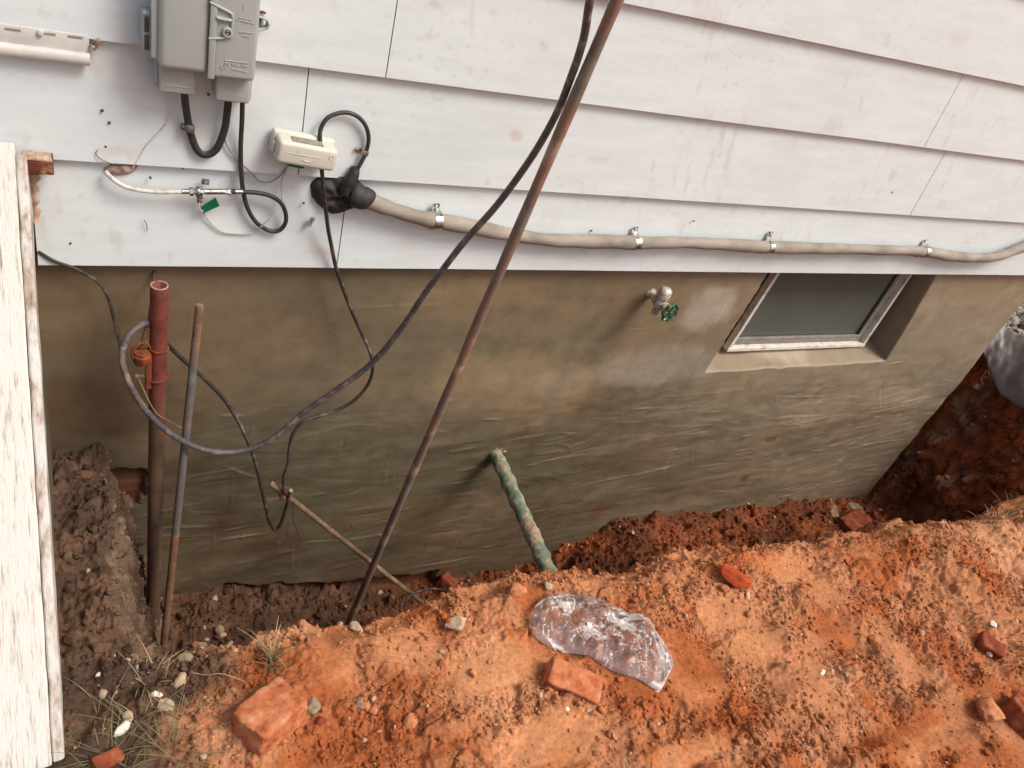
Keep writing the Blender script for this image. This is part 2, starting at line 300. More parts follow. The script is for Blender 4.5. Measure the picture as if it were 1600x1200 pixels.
def soil_colour(x, y, a):
    z, d, cr, smo, te, tr, i1, rid = a
    tan = np.array([.415, .180, .086]); red = np.array([.350, .108, .040]); dry = np.array([.53, .265, .140]); dark = np.array([.078, .050, .035]); pit = np.array([.245, .076, .032]); pitd = np.array([.135, .048, .025])
    n = fbm(x*7, y*7, 5, 91)[..., None]; n2 = fbm(x*26, y*26, 4, 93)[..., None]
    c = mix(tan, red, sst(.45, .70, n+.25*(n2-.5))); c = mix(c, dry, .70*sst(.54, .76, fbm(x*5+3, y*5, 5, 95)[..., None]))
    rr = np.clip(gsum(x+.05*(fbm(x*20, y*20, 3, 96)-.5), y+.05*(fbm(x*20, y*20, 3, 98)-.5), red_px)*1.6, 0, 1)[..., None]; c = mix(c, red*.92, rr)
    c = mix(c, np.array([.53, .232, .105]), (.55*smo*(1-rr[..., 0]))[..., None])
    c = c*(.80+.4*n2)
    # trench earth is freshly cut damp clay
    tp = sst(.015, .09, d+.03*(n[..., 0]-.5))[..., None]; pc = mix(pit, pitd, sst(.35, .65, fbm(x*5, y*5, 4, 97)[..., None])); c = mix(c, pc*(.7+.6*n2), tp)
    # dark topsoil at the left end
    ld = (1-sst(.13, .27, x+.26*(fbm(x*7, y*7, 4, 99)-.5)+.18*np.clip(-.95-y, 0, 1)))[..., None]
    ld = np.maximum(ld, (tp*(1-sst(.85, 1.35, x+.2*(n[..., 0]-.5))[..., None])*.85))
    cl = mix(dark, np.array([.135, .078, .050]), sst(.45, .7, fbm(x*13, y*13, 4, 101)[..., None])); c = mix(c, cl*(.7+.6*n2), ld)
    return np.clip(c, .01, 1)
def axis(segs):
    a = [segs[0][0]]
    for s, e, st in segs:
        n = max(1, int(round((e-s)/st))); a += list(np.linspace(s, e, n+1)[1:])
    return np.array(a)
gx = axis([(-60, -4, 7), (-4, -.5, .12), (-.5, -.12, .012), (-.12, 2.1, .0032), (2.1, 3.3, .0048), (3.3, 4.1, .0095), (4.1, 4.66, .0042), (4.66, 4.75, .01), (4.75, 6.5, .05), (6.5, 60, 6)])
gy = axis([(-60, -3, 7), (-3, -1.75, .08), (-1.75, -1.5, .004), (-1.5, -.78, .0032), (-.78, .06, .0065), (.06, 1.3, .014), (1.3, 3, .1), (3, 60, 7)])
GX, GY = np.meshgrid(gx, gy, indexing='ij'); ga = ground_all(GX, GY)
gc = soil_colour(GX, GY, ga)
zz_ = ga[0]; stR = (ga[5] > .02)*(ga[5] < .98)*sst(3.95, 4.15, GX)*sst(-.02, .05, ga[1]); stL = (1-sst(.17, .26, GX))*sst(0, .05, ga[4])*sst(-.02, .04, ga[1])
lump = lambda u, v, s_: .6*(fbm(u*7, v*7, 5, s_)-.5)+.25*(1-worley(u*16, v*16, s_+1)[0]*1.3)-.1
GXd = GX-stR*.16*lump(GY, zz_, 801)*sst(.0, .25, ga[5])+stL*.07*lump(GY, zz_, 811)
cn_ = fbm(GY*6, zz_*6, 5, 821)[..., None]; cf_ = fbm(GY*30, zz_*30, 4, 823)[..., None]
cR = mix(np.array([.29, .088, .036]), np.array([.17, .064, .032]), sst(.40, .62, cn_)); cR = mix(cR, np.array([.24, .14, .09]), .7*sst(.60, .72, fbm(GY*9, zz_*9, 4, 825)[..., None]))*(.55+.9*cf_); gc = mix(gc, cR, stR[..., None])
cL = mix(np.array([.085, .052, .036]), np.array([.165, .110, .075]), sst(.45, .65, cn_+.25*sst(-.95, -.65, zz_)[..., None]))*(.5+1.0*cf_); gc = mix(gc, cL, stL[..., None])
gv = np.stack([GXd, GY, zz_], -1).reshape(-1, 3); gc = np.clip(gc, .01, 1).reshape(-1, 3)
prop(mesh('ground', gv, grid_faces(len(gx), len(gy)), M['soil'], tint=gc, base=(0, 0, 0)), kind='structure')

# ------------------------------------------------------------------ house: parged foundation, siding, window
house = thing('house', (2, .0, -1.7), 'white lap sided house on a brown parged basement wall above the trench', 'house')
zb = [W(600, 418, -.032)[2], W(590, 281, -.032)[2], W(602, 120, -.032)[2], W(970, 3, -.032)[2]]
E_ = (zb[3]-zb[1])/2; zb += [zb[3]+E_*(i+1) for i in range(7)]
Z0 = zb[0]
wxs = np.arange(-.40, 4.09, .0045); wzs = np.arange(-1.78, Z0+.03, .0042)
WX, WZ_ = np.meshgrid(wxs, wzs, indexing='ij')
def seg_d(x, y, a, b):
    a = np.array(a); b = np.array(b); v = b-a; t = np.clip(((x-a[0])*v[0]+(y-a[1])*v[1])/(v@v), 0, 1)
    return np.hypot(x-a[0]-t*v[0], y-a[1]-t*v[1]), t, (x-a[0])*v[1]-(y-a[1])*v[0]
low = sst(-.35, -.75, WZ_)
disp = .016*(fbm(WX*1.6, WZ_*2.4, 3, 201)-.5)+.0055*(fbm(WX*3.5, WZ_*10-WX*.6, 3, 203)-.5)*(.35+low)+.0007*(fbm(WX*50, WZ_*70, 3, 205)-.5)
rid2 = 1-np.abs(2*fbm(WX*1.4+.6*fbm(WX*3, WZ_*3, 2, 207), WZ_*8-WX*.35, 4, 209)-1); disp += low*.0016*(sst(.93, .995, rid2)-.2)*sst(.45, .6, fbm(WX*3, WZ_*5, 3, 208))
disp += (.25+low)*.010*(fbm(WX*2.2, WZ_*7-WX*.4, 3, 211)-.5)
for sd_, fx_, fz_, ox_ in ((213, .9, 3.2, .3), (214, 1.5, 4.4, .1)):
    q8 = fbm(WX*fx_, WZ_*fz_-WX*ox_, 2, sd_)*7+.25*fbm(WX*14, WZ_*14, 3, sd_+2); disp += low*.0012*(np.floor(q8)+sst(.80, 1., q8-np.floor(q8)))
hl = np.zeros_like(WX)  # pale highlights painted into the colour along raised trowel ridges
for k in range(330):                       # trowel edges and drag marks
    u = RNG.random(); x0 = RNG.uniform(-.2, 4.0); z0 = RNG.uniform(-1.66, -.05) if u < .22 else RNG.uniform(-1.66, -.62)
    ln = RNG.lognormal(-2.3, .75); ang = RNG.normal(.06, .10) if RNG.random() < .84 else RNG.uniform(-1.6, 1.6)
    if RNG.random() < .1: ang = math.pi/2+RNG.normal(0, .1); ln *= .8
    b = (x0+ln*math.cos(ang), z0+ln*math.sin(ang)); pad = .02
    i0, i1_ = np.searchsorted(wxs, [min(x0, b[0])-pad, max(x0, b[0])+pad]); j0, j1 = np.searchsorted(wzs, [min(z0, b[1])-pad, max(z0, b[1])+pad])
    if i1_ <= i0 or j1 <= j0: continue
    sx = WX[i0:i1_, j0:j1]; sz = WZ_[i0:i1_, j0:j1]; cz = .006*(fbm(sx*20, sz*5, 3, 400+k)-.5)
    dd_, tt, sd = seg_d(sx, sz+cz, (x0, z0), b); w = RNG.uniform(.0022, .005); a = RNG.uniform(.0006, .0028)*(1 if z0 < -.5 else .35)*np.sin(np.pi*np.clip(tt, .03, .97))**.5
    if RNG.random() < .2: a = -a
    disp[i0:i1_, j0:j1] += a*np.exp(-(dd_/w)**2)+.35*a*np.exp(-(dd_/.014)**2)*np.sign(sd)*(sd != 0)
    hl[i0:i1_, j0:j1] = np.maximum(hl[i0:i1_, j0:j1], np.clip(a/.004, 0, 1)*np.exp(-(dd_/w)**2)*RNG.random())
# window recess: quad measured at depth .09, opening a little flared
wq = [W(1206, 425, 0), W(1131, 547, 0), W(1350, 548, 0), W(1457, 430, 0)]
def edge_x(p, q, z): return p[0]+(q[0]-p[0])*(z-p[2])/(q[2]-p[2])
RX0 = edge_x(W(1207, 425, 0), W(1130, 546, 0), WZ_)-.016+.010*(fbm(WZ_*14, WX*0, 4, 215)-.5); RX1 = edge_x(W(1460, 430, 0), W(1388, 550, 0), WZ_)+.008*(fbm(WZ_*5, WX*0, 2, 216)-.5)
zs_in = W(1240, 546, .085)[2]; zs_out = zs_in-.022
zs_out = zs_out-.006+.012*(fbm(WX*12, WZ_*0, 4, 217)-.5)
rec = np.minimum(np.clip((WX-RX0)/.02, 0, 1), np.clip((RX1-WX)/.024, 0, 1)); rec = np.minimum(rec, np.clip((WZ_-zs_out)/(zs_in+.006-zs_out), 0, 1))
rec = np.clip(rec+.012*(fbm(WX*30, WZ_*30, 3, 218)-.5)*(rec > .02)*(rec < .9), 0, 1)
rec = rec+.0*WX; disp = -disp*(1-.6*sst(0, .3, rec))+.105*rec+.07*(rec > .995)*(WZ_ > zs_in+.012)
# missing parging at the left end and along the bottom edge
def blob(cx, cz, rx, rz, s): return 1-np.hypot((WX-cx)/rx, (WZ_-cz)/rz)+.9*(fbm(WX*22, WZ_*22, 4, s)-.5)
p1 = W(203, 755, 0); miss = blob(p1[0]-.02, p1[2], .075, .085, 221)
botz = np.interp(WX, [0, .25, .45, .75, 1.2], [-1.37, -1.355, -1.36, -1.44, -1.5]); miss = np.maximum(miss, np.where((WX < 1.3) & (WX > .42), (botz-WZ_)/.05+.9*(fbm(WX*16, WZ_*16, 4, 223)-.5), -1))
ms = sst(0, .07, miss); disp = disp+.03*ms
wv = np.stack([WX, disp, WZ_], -1)
# corner of the wall runs down the measured line
ct, cb = W(1600, 470, 0), W(1330, 800, 0); cxl = ct[0]+(cb[0]-ct[0])*(WZ_-ct[2])/(cb[2]-ct[2])
wv[..., 0] += np.where(WX > 3.0, (cxl-4.085)*(WX-3.0)/1.085, 0)
# colour of the cement
base = np.array([.215, .152, .090]); grn = np.array([.165, .132, .080]); lite = np.array([.33, .262, .178]); brn = np.array([.150, .082, .046]); mud_ = np.array([.20, .085, .045])
n1 = fbm(WX*1.5, WZ_*2.6, 4, 231)[..., None]; n2 = fbm(WX*2.6+.5*fbm(WX*3, WZ_*3, 3, 232), WZ_*7-WX*.6, 3, 233)[..., None]; n3 = fbm(WX*3.4, WZ_*3.4, 4, 235)[..., None]
wc = mix(base, grn, sst(.42, .62, n1+.12*(low[..., None]-.3))); wc = mix(wc, brn, .55*sst(.52, .72, n3)*low[..., None])
dry = sst(1.7, 3.2, WX+.5*(n3[..., 0]-.5)+.25*(WZ_+.5))[..., None]; wc = mix(wc, lite, .62*dry)
wc = mix(wc, lite, .35*sst(.60, .74, n2)*low[..., None]*(.3+.7*dry)); wc = mix(wc, grn*.85, .4*sst(.50, .70, fbm(WX*2, WZ_*6-WX*.4, 3, 237)[..., None])*low[..., None])
def patch(px, py, rx, rz, s): q = W(px, py, 0); return sst(.0, .5, 1-np.hypot((WX-q[0])/rx, (WZ_-q[2])/rz)+.8*(fbm(WX*8, WZ_*8, 4, s)-.5))[..., None]
wc = mix(wc, np.array([.46, .41, .34]), .55*patch(1110, 480, .16, .13, 241)); wc = mix(wc, np.array([.34, .30, .235]), .5*patch(1050, 570, .40, .14, 243)); wc = mix(wc, np.array([.30, .275, .21]), .45*patch(880, 600, .22, .09, 245)); wc = mix(wc, grn*.8, .6*patch(960, 625, .16, .10, 246))
wc = mix(wc, np.array([.33, .22, .125]), .55*patch(800, 600, .45, .22, 247)); wc = mix(wc, brn*.9, .6*patch(160, 650, .30, .16, 249)); wc = mix(wc, np.array([.50, .42, .33]), .6*patch(1230, 560, .30, .05, 251)*(rec[..., None] < .9))
for px, py, rx, rz in ((1202, 683, .035, .018), (1160, 745, .03, .02), (930, 800, .05, .03), (940, 790, .05, .02)): wc = mix(wc, mud_, .9*patch(px, py, rx*1.3, rz*1.3, 260+px))
spl = sst(-1.35, -1.64, WZ_+.12*(n3[..., 0]-.5))[..., None]; wc = mix(wc, mix(grn*.75, mud_, .35), .6*spl)
pl = .2*sst(.5, .86, fbm(WX*70, WZ_*160, 3, 261)[..., None]*.5+fbm(WX*9, WZ_*30, 3, 263)[..., None]*.6)*.3; wc = mix(wc, lite*1.1, pl*low[..., None])
wc = mix(wc, np.array([.52, .44, .34]), np.clip(hl*.35, 0, .35)[..., None]); wc = mix(wc, np.array([.20, .075, .04]), ms[..., None]); wc = wc*(.93+.14*n2); wc = wc*(mix(1, .84, low*sst(2.6, .8, WX))*(1-.11*low))[..., None]; wc = wc*mix(1, .84, sst(1.1, .0, WX))[..., None]  # last factor darkens the left end: shade and damp put into the colour
# return face round the corner
nz = len(wzs); ext = wv[-1][None].repeat(6, 0).copy()
for k, (dx, dy) in enumerate(((.012, .006), (.018, .02), (.02, .05), (.02, .4), (.02, 1.6), (.02, 3.2))): ext[k, :, 0] += dx; ext[k, :, 1] = ext[k, :, 1]*(1-k/5)+dy
wv = np.concatenate([wv, ext]); wc = np.concatenate([wc, wc[-1][None].repeat(6, 0)])
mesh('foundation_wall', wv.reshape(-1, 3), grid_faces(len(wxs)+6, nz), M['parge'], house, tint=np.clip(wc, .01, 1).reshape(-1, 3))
XC = 4.16
# siding boards, one lap above the other
seams = {0: [530/1., ], 1: [1450], 2: [478, 1473], 3: [611], 4: []}
seam_px = {0: [(530, 380)], 1: [(478, 157), (1450, 285)], 2: [(611, 59), (1473, 175)], 3: [(900, -60)]}
sv = []; sf = []; st = []; off = 0
stains = [(805, 212, .030, .020, 1), (850, 72, .022, .016, .6), (682, 8, .03, .012, .8), (1345, 165, .012, .035, .6), (1548, 322, .012, .03, .8), (1395, 275, .02, .03, .7), (1180, 265, .05, .02, .35), (760, 282, .012, .012, .9), (745, 310, .03, .012, .5), (830, 330, .03, .01, .4), (1510, 380, .03, .008, .8), (1265, 75, .03, .03, .4),
          (1060, 335, .05, .008, .4), (1240, 405, .03, .006, .8), (1245, 255, .004, .004, 1.2), (500, 390, .045, .03, .7), (640, 380, .05, .02, .3), (1300, 200, .08, .04, .4), (930, 250, .05, .02, .3), (560, 205, .02, .004, .5), (1470, 320, .05, .03, .4), (1100, 20, .06, .05, .35), (1500, 60, .08, .05, .45), (180, 235, .05, .02, .6), (150, 110, .02, .03, .5), (215, 90, .02, .04, .35), (1385, 65, .02, .04, .5), (780, 150, .03, .03, .3)]
stains = [(W(a, b, -.03)[0], W(a, b, -.03)[2], c, d, e) for a, b, c, d, e in stains]
nails = [(110, 379), (165, 58), (160, 172), (171, 191), (286, 262), (475, 317), (235, 277), (326, 147), (165, 228), (1395, 300), (1085, 345), (925, 360)]
nails = [(W(a, b, -.034)[0], W(a, b, -.03)[2]) for a, b in nails]
for k in range(0, 9):
    z0, z1 = zb[k], zb[k+1]+.012; left = -.062 if k == 0 else -1.6
    cuts = [W(a, b, -.027)[0] for a, b in seam_px.get(k, [])]; edges = [left]+cuts+[XC]
    fine = k < 5; dx = .006 if fine else .1
    for e in range(len(edges)-1):
        a, b = edges[e]+(.0011 if e else 0), edges[e+1]-(.0011 if e < len(edges)-2 else 0)
        xs = np.linspace(a, b, max(2, int((b-a)/dx)+1)) if fine and a > -.2 else axis([(a, max(a+.05, min(b, -.2)), .06), (max(a+.05, min(b, -.2)), b, dx)])
        hs = np.concatenate([[0], np.linspace(0, z1-z0, 46 if fine else 4)])
        X_, H_ = np.meshgrid(xs, hs, indexing='ij'); t = H_/(z1-z0); Y_ = -.0365+.0175*t; Y_[:, 0] = -.017
        Z_ = z0+H_+.0026*(fbm(X_*1.3+k*7, X_*0+k, 3, 300+k)-.5)*(1-t); Y_ = Y_+.0035*(fbm(X_*1.7, X_*0+k*3.3, 3, 310+k)-.5)*(1-t)-.0005*RNG.random()*(e+1)
        tint = np.ones(X_.shape+(3,))*np.array([.692, .745, .750])
        gs = fbm(X_*2.5, Z_*5, 4, 320)[..., None]; tint = tint*(.95+.09*gs); gr_ = fbm(X_*7, Z_*90, 3, 322)[..., None]; tint = tint*(.985+.03*gr_)
        mudc = np.array([.52, .34, .24]); grey = np.array([.40, .36, .31])
        for (sx, sz, rx, rz, am) in stains:
            if sx < a-.2 or sx > b+.2 or abs(sz-z0) > .6: continue
            m_ = sst(.1, .7, 1-np.hypot((X_-sx+.4*(Z_-sz))/rx, (Z_-sz)/rz)+1.3*(fbm(X_*60+Z_*10, Z_*20, 4, 330)-.5))[..., None]; tint = mix(tint, mudc, .42*am*m_)
        sp = sst(.71, .80, fbm(X_*60, Z_*80, 3, 340))*sst(.48, .62, fbm(X_*4, Z_*6, 3, 342)); tint = mix(tint, grey, .22*sp[..., None])
        sm = sst(.64, .80, fbm(X_*42+Z_*8, Z_*11, 4, 344))*sst(.48, .66, fbm(X_*3.2, Z_*4, 3, 346)); tint = mix(tint, mix(mudc, grey, .5), .24*sm[..., None])
        scr = sst(.80, .86, fbm((X_+Z_)*26, (Z_-X_)*150, 2, 348)); tint = mix(tint, grey, .12*scr[..., None])
        V_ = np.stack([X_, Y_, Z_], -1).reshape(-1, 3); sv.append(V_); sf.append(grid_faces(len(xs), len(hs))+off); st.append(tint.reshape(-1, 3)); off += len(V_)
sid = mesh('siding', np.concatenate(sv), np.concatenate(sf), M['siding'], house, tint=np.concatenate(st), smooth=False)
for sx, sz in nails: b = B(); b.lathe((sx, -.030, sz), (0, -1, 0), [(0, .0028), (.004, .0028), (.0052, .0016), (.0054, .0003)], 10); b.make('nail', M['nid_dark'], house)
b = B(); b.bb(-1.6, XC-.03, .004, 3.2, Z0+.015, zb[9]-.03); b.make('wall', M['interior'], house, smooth=False)  # unseen solid house body behind the siding, added to block light
b = B(); b.bb(-1.75, XC+.15, -.30, 3.4, zb[9]-.015, zb[9]+.1, .01); b.make('roof', M['interior'], house, smooth=False)
# window
wy = .083
q = {k: W(x, y, wy) for k, (x, y) in dict(tl=(1210, 425), bl=(1132, 546), br=(1346, 538.5), tr=(1421, 428)).items()}
q['tl'] = q['tl']+(q['tl']-q['bl'])*.25; q['tr'] = q['tr']+(q['tr']-q['br'])*.25
def bar(b_, p, q_, w, d, bev=.002, y=None):
    p = np.array(p); q_ = np.array(q_); ax = (q_-p); l = np.linalg.norm(ax); ax = ax/l; n_ = np.array([0, 1., 0]); s_ = np.cross(n_, ax)
    b_.box((p+q_)/2, (l/2, d/2, w/2), bev, (ax, n_, s_))
win = mesh('window', [(0, 0, 0)]*3, [(0, 1, 2)], M['pane'], house); bpy.data.objects.remove(win)
b = B(); bl, br, tl, tr = q['bl'], q['br'], q['tl'], q['tr']
dxv = (br-bl)/np.linalg.norm(br-bl); w_ = .017
bar(b, bl+(0, 0, w_/2), br+(0, 0, w_/2), w_, .034); bar(b, bl+dxv*w_/2, tl+dxv*w_/2, w_, .030); bar(b, br-dxv*w_/2, tr-dxv*w_/2, w_, .030); bar(b, tl, tr, .03, .028)
for s_, e_, sgn in ((bl, tl, 1), (br, tr, -1)): bar(b, s_+dxv*sgn*(w_+.008)+(0, .016, .02), e_+dxv*sgn*(w_+.008)+(0, .016, 0), .010, .012)
wroot = b.make('window', M['frame'], house, smooth=False)
b = B(); up_ = np.array([0, .012, .036]); bar(b, bl+up_+dxv*.03, br+up_-dxv*.03, .030, .014); bar(b, br-dxv*.040+(0, .014, .03), tr-dxv*.040+(0, .014, 0), .022, .010); b.make('sash', M['sash'], wroot, smooth=False)
pv = [bl+(0, .024, .01), br+(0, .024, .01), tr+(0, .024, 0), tl+(0, .024, 0)]; pv += [p+(0, .004, 0) for p in pv]
mesh('pane', pv, [(0, 1, 2, 3), (7, 6, 5, 4), (0, 4, 5, 1), (1, 5, 6, 2), (2, 6, 7, 3), (3, 7, 4, 0)], M['pane'], wroot, smooth=False)

# ------------------------------------------------------------------ bulkhead at the left
bk = thing('cellar_bulkhead', (-.2, -.5, -.6), 'sloping white bulkhead cheek with peeling paint beside the trench', 'bulkhead')
T0 = W(46, 228, -.075); T1 = WZ(96, 1215, -.47); T0[0] = T1[0] = -.0625; sl = T1-T0; ln_ = np.linalg.norm(sl); sl = sl/ln_; T1 = T1+sl*.55; ln_ += .55; nn = np.cross(sl, (1, 0, 0)); nn = nn/np.linalg.norm(nn); nn = nn if nn[2] > 0 else -nn
def slopeboard(name, x0, x1, depth, m, lift=0., s0=0., jag=0.):
    ns = 160; nc = 7; V = []; Fc = []
    for i in range(ns):
        s_ = s0+(ln_-s0)*i/(ns-1)
        ring = [(x0, lift-depth), (x0, lift-.003), (x0+.003, lift), (mix(x0, x1, .5), lift+.0006), (x1-.003, lift), (x1, lift-.003), (x1, lift-depth)]
        for j, (x, h) in enumerate(ring):
            p = T0+sl*s_+nn*h; nv = mnoise.noise_vector(Vector((x*30, s_*14, h*40))); a = .0018
            p = np.array([x, p[1], p[2]])+np.array(nv)*a
            if i == 0: p = p+sl*jag*(mnoise.noise(Vector((x*90, 1, h*60))))
            V.append(p)
    for i in range(ns-1):
        for j in range(nc-1): Fc.append((i*nc+j, i*nc+j+1, (i+1)*nc+j+1, (i+1)*nc+j))
        Fc.append((i*nc+nc-1, i*nc, (i+1)*nc, (i+1)*nc+nc-1))
    Fc += [tuple(range(nc))[::-1], tuple((ns-1)*nc+j for j in range(nc))]
    return mesh(name, V, Fc, m, bk, smooth=False)
slopeboard('top_board', -.205, -.083, .03, M['flake'], .0, 0, .02)
slopeboard('edge_board', -.0815, -.0625, .10, M['greywood'], -.006, .02, .015)
slopeboard('door_panel', -1.25, -.215, .03, M['flake'], .008, .05)
Pc = [T0+sl*.06-nn*.09, T1-nn*.09]; V = []
for x in (-.20, -.072):
    V += [(x, .0, Pc[0][2]+.02), (x, Pc[0][1], Pc[0][2]), (x, Pc[1][1], Pc[1][2]), (x, Pc[1][1], -1.9), (x, 0, -1.9)]
mesh('cheek_wall', V, [(0, 1, 2, 3, 4), (9, 8, 7, 6, 5), (0, 5, 6, 1), (1, 6, 7, 2), (2, 7, 8, 3), (3, 8, 9, 4), (4, 9, 5, 0)], mat('olive_cement_cheek', [L((80, 72, 56)), L((104, 94, 74))], rough=.8, scale=9, bump=.5), bk, smooth=False)
V = np.array(V); 
b = B(); p, r = W(40, 255, -.06), W(84, 258, -.06); b.bb(p[0], r[0], -.085, -.034, p[2]-.012, r[2]+.016, .003); o = b.make('rusted_bracket', M['brownmetal'], None); prop(o, 'rusty brown metal stub sticking out from the bulkhead top under the siding lap', 'metal stub')
b = B(); p, r = W(36, 237, -.05), W(80, 243, -.05); b.box((p+r)/2+(0, -.012, .0), (.026, .018, .0022), .001, (np.array([.98, .05, -.08]), np.array([-.05, .99, 0]), np.array([.08, 0, 1]))); o = b.make('wood_chip_strip', M['barewood'], None); prop(o, 'splintered thin wood strip lying on the rusty stub beside the bulkhead', 'wood strip')
b = B(); p, r = W(50, 272, -.05), W(54, 345, -.05); P = np.linspace(p, r, 16); b.tube(wob(P, .004, 40), [.010+.004*math.sin(i*1.7) for i in range(16)], 8, .4); o = b.make('flaking_batten', M['barewood'], None); prop(o, 'thin flaking wood batten beside the top of the bulkhead board', 'batten')

# ------------------------------------------------------------------ network box on the siding
nid = thing('utility_box', (.27, -.035, .53), 'grey plastic utility box with latched cover mounted on white siding', 'utility box')
xl, xr = W(247, 108, -.125)[0], W(398, 125, -.125)[0]; z0 = W(330, 117, -.125)[2]; zt = z0+.30; yf = -.125
b = B(); b.bb(xl-.006, xr+.004, -.09, -.033, z0+.012, zt, .006); b.make('back_box', M['nid'], nid)
seamx = W(330, 90, yf)[0]
b = B(); b.bb(xl, seamx-.001, yf, -.088, z0-.002, zt, .014, 4); b.make('cover', M['nid'], nid)
b = B(); b.bb(seamx+.001, xr, yf-.004, -.088, z0-.004, zt, .009, 4); cov = b.make('access_cover', M['nid'], nid)
b = B(); b.bb(seamx-.0065, seamx+.0065, yf-.008, yf-.002, z0-.006, zt, .002); b.make('ridge', M['nid'], nid)
b = B()                                              # latch ribs
def strip3(b_, pts, y, w, h):
    P = [W(px, py, y) for px, py in pts]; P = [np.array((p_[0], y, p_[2])) for p_ in P]; b_.tube(spline(P, 4), w, 8, h, up=(0, -1, 0))
strip3(b, [(328, 3), (345, 12), (361, 21), (363, 27), (362, 45), (361, 57), (350, 59), (326, 60)], yf-.006, .0036, .8)
strip3(b, [(338, 27), (350, 30), (362, 32)], yf-.007, .0045, .8)
b.make('latch_rib', M['nid'], nid)
c = W(355, 50, yf-.006); b = B(); b.lathe(c+(0, .004, 0), (0, -1, 0), [(0, .0105), (.008, .0098), (.010, .0085), (.010, .0062), (.004, .0058), (.004, .001)], 24); bo = b.make('screw_boss', M['nid'], nid)
b = B(); b.lathe(c+(0, -.001, 0), (0, -1, 0), [(0, .0052), (.003, .005), (.0042, .003), (.0025, .0018), (.002, .0004)], 16); b.make('screw', M['dullsteel'], bo)
# embossed marks (weathered, unreadable on the original) on the access cover
b = B()
def marks(px0, py0, px1, py1, n, h, seed, gap=.25):
    r = random.Random(seed)
    for i in range(n):
        t = i/(n-1); p_ = W(mix(px0, px1, t), mix(py0, py1, t), yf-.0045)
        if r.random() < gap: continue
        b.box(p_, (.0011+.0008*r.random(), .0008, h*(.6+.5*r.random())), .0003, seg=1)
marks(371, 27, 396, 32, 9, .0016, 1); marks(371, 31, 396, 37, 10, .0014, 2); marks(372, 50, 396, 52, 10, .0014, 3); marks(374, 55, 392, 58, 7, .0012, 4); marks(353, 99, 386, 104, 10, .0026, 5, .05); marks(363, 108, 386, 113, 8, .0014, 6, .1); marks(381, 8, 381, 15, 3, .001, 7, 0)
P = [W(a_, b__, yf-.0048) for a_, b__ in ((351, 94), (372, 97), (389, 99))]; b.tube(P, .0009, 6); P = [W(a_, b__, yf-.0048) for a_, b__ in ((345, 104), (349, 100), (352, 105), (348, 110), (345, 104))]; b.tube(P, .0008, 6)
b.make('embossed_marks', M['nid'], cov)
# hinge side and lugs
b = B(); hx0 = W(224, 70, -.09)[0]; zh = W(228, 80, -.09)[2]; b.bb(hx0-.002, xl-.004, -.095, -.05, zh, zh+.075, .003); b.bb(hx0-.002, xl-.008, -.100, -.08, zh+.072, zh+.080, .002); b.bb(hx0+.012, xl+.002, -.112, -.08, zh-.004, zt, .002)
hg = b.make('hinge', M['nid'], nid)
for a_ in (0, 1): b = B(); b.bb(hx0+.0015, hx0+.009, -.0975, -.094, zh+.006+.034*a_, zh+.034+.034*a_, .0005); b.make('slot', M['nid_dark'], hg)
lx = W(403, 35, -.07)[0]; lz = W(410, 36, -.06)[2]
b = B(); P = [np.array((lx+a_, -.058, lz+c_)) for a_, c_ in ((-.03, .013), (.008, .013), (.020, .008), (.023, 0), (.020, -.008), (.008, -.013), (-.03, -.013))]; b.tube(P, .0035, 8, 3.2, up=(0, 0, 1)); b.bb(lx-.03, lx+.018, -.040, -.034, lz-.012, lz+.012, .001); lug = b.make('mounting_lug', M['nid'], nid)
b = B(); b.lathe((lx+.008, -.040, lz), (0, -1, 0), [(0, .006), (.004, .0055), (.006, .003), (.006, .0002)], 12); b.make('screw', M['dullsteel'], lug)
b = B(); b.lathe((lx+.010, -.060, lz+.020), (0, 0, 1), [(0, .007), (.003, .006), (.004, .001)], 12); b.make('rust_spot', M['rust'], lug)
pa, pb = W(248, 140, -.085), W(304, 150, -.085); pc_, pd = W(344, 155, -.085), W(388, 158, -.085)
b = B(); b.bb(pa[0], pb[0], -.093, -.036, pa[2]-.002, z0+.014, .005, 3); s1 = b.make('cable_port', M['nid'], nid)
b = B(); b.bb(pc_[0]-.012, pd[0], -.100, -.036, pd[2]-.001, z0+.010, .005, 3); s2 = b.make('cable_port', M['nid'], nid)
b = B(); b.bb(pa[0]+.012, pb[0]-.006, -.0945, -.092, pa[2]+.012, pa[2]+.016, .001); b.bb(pa[0]-.006, pa[0]+.002, -.08, -.04, pa[2]+.004, z0+.02, .001); b.make('rib', M['nid'], s1)
b = B(); b.bb(pd[0]+.001, pd[0]+.006, -.08, -.04, pd[2], z0+.014, .001); b.make('rib', M['nid'], s2)

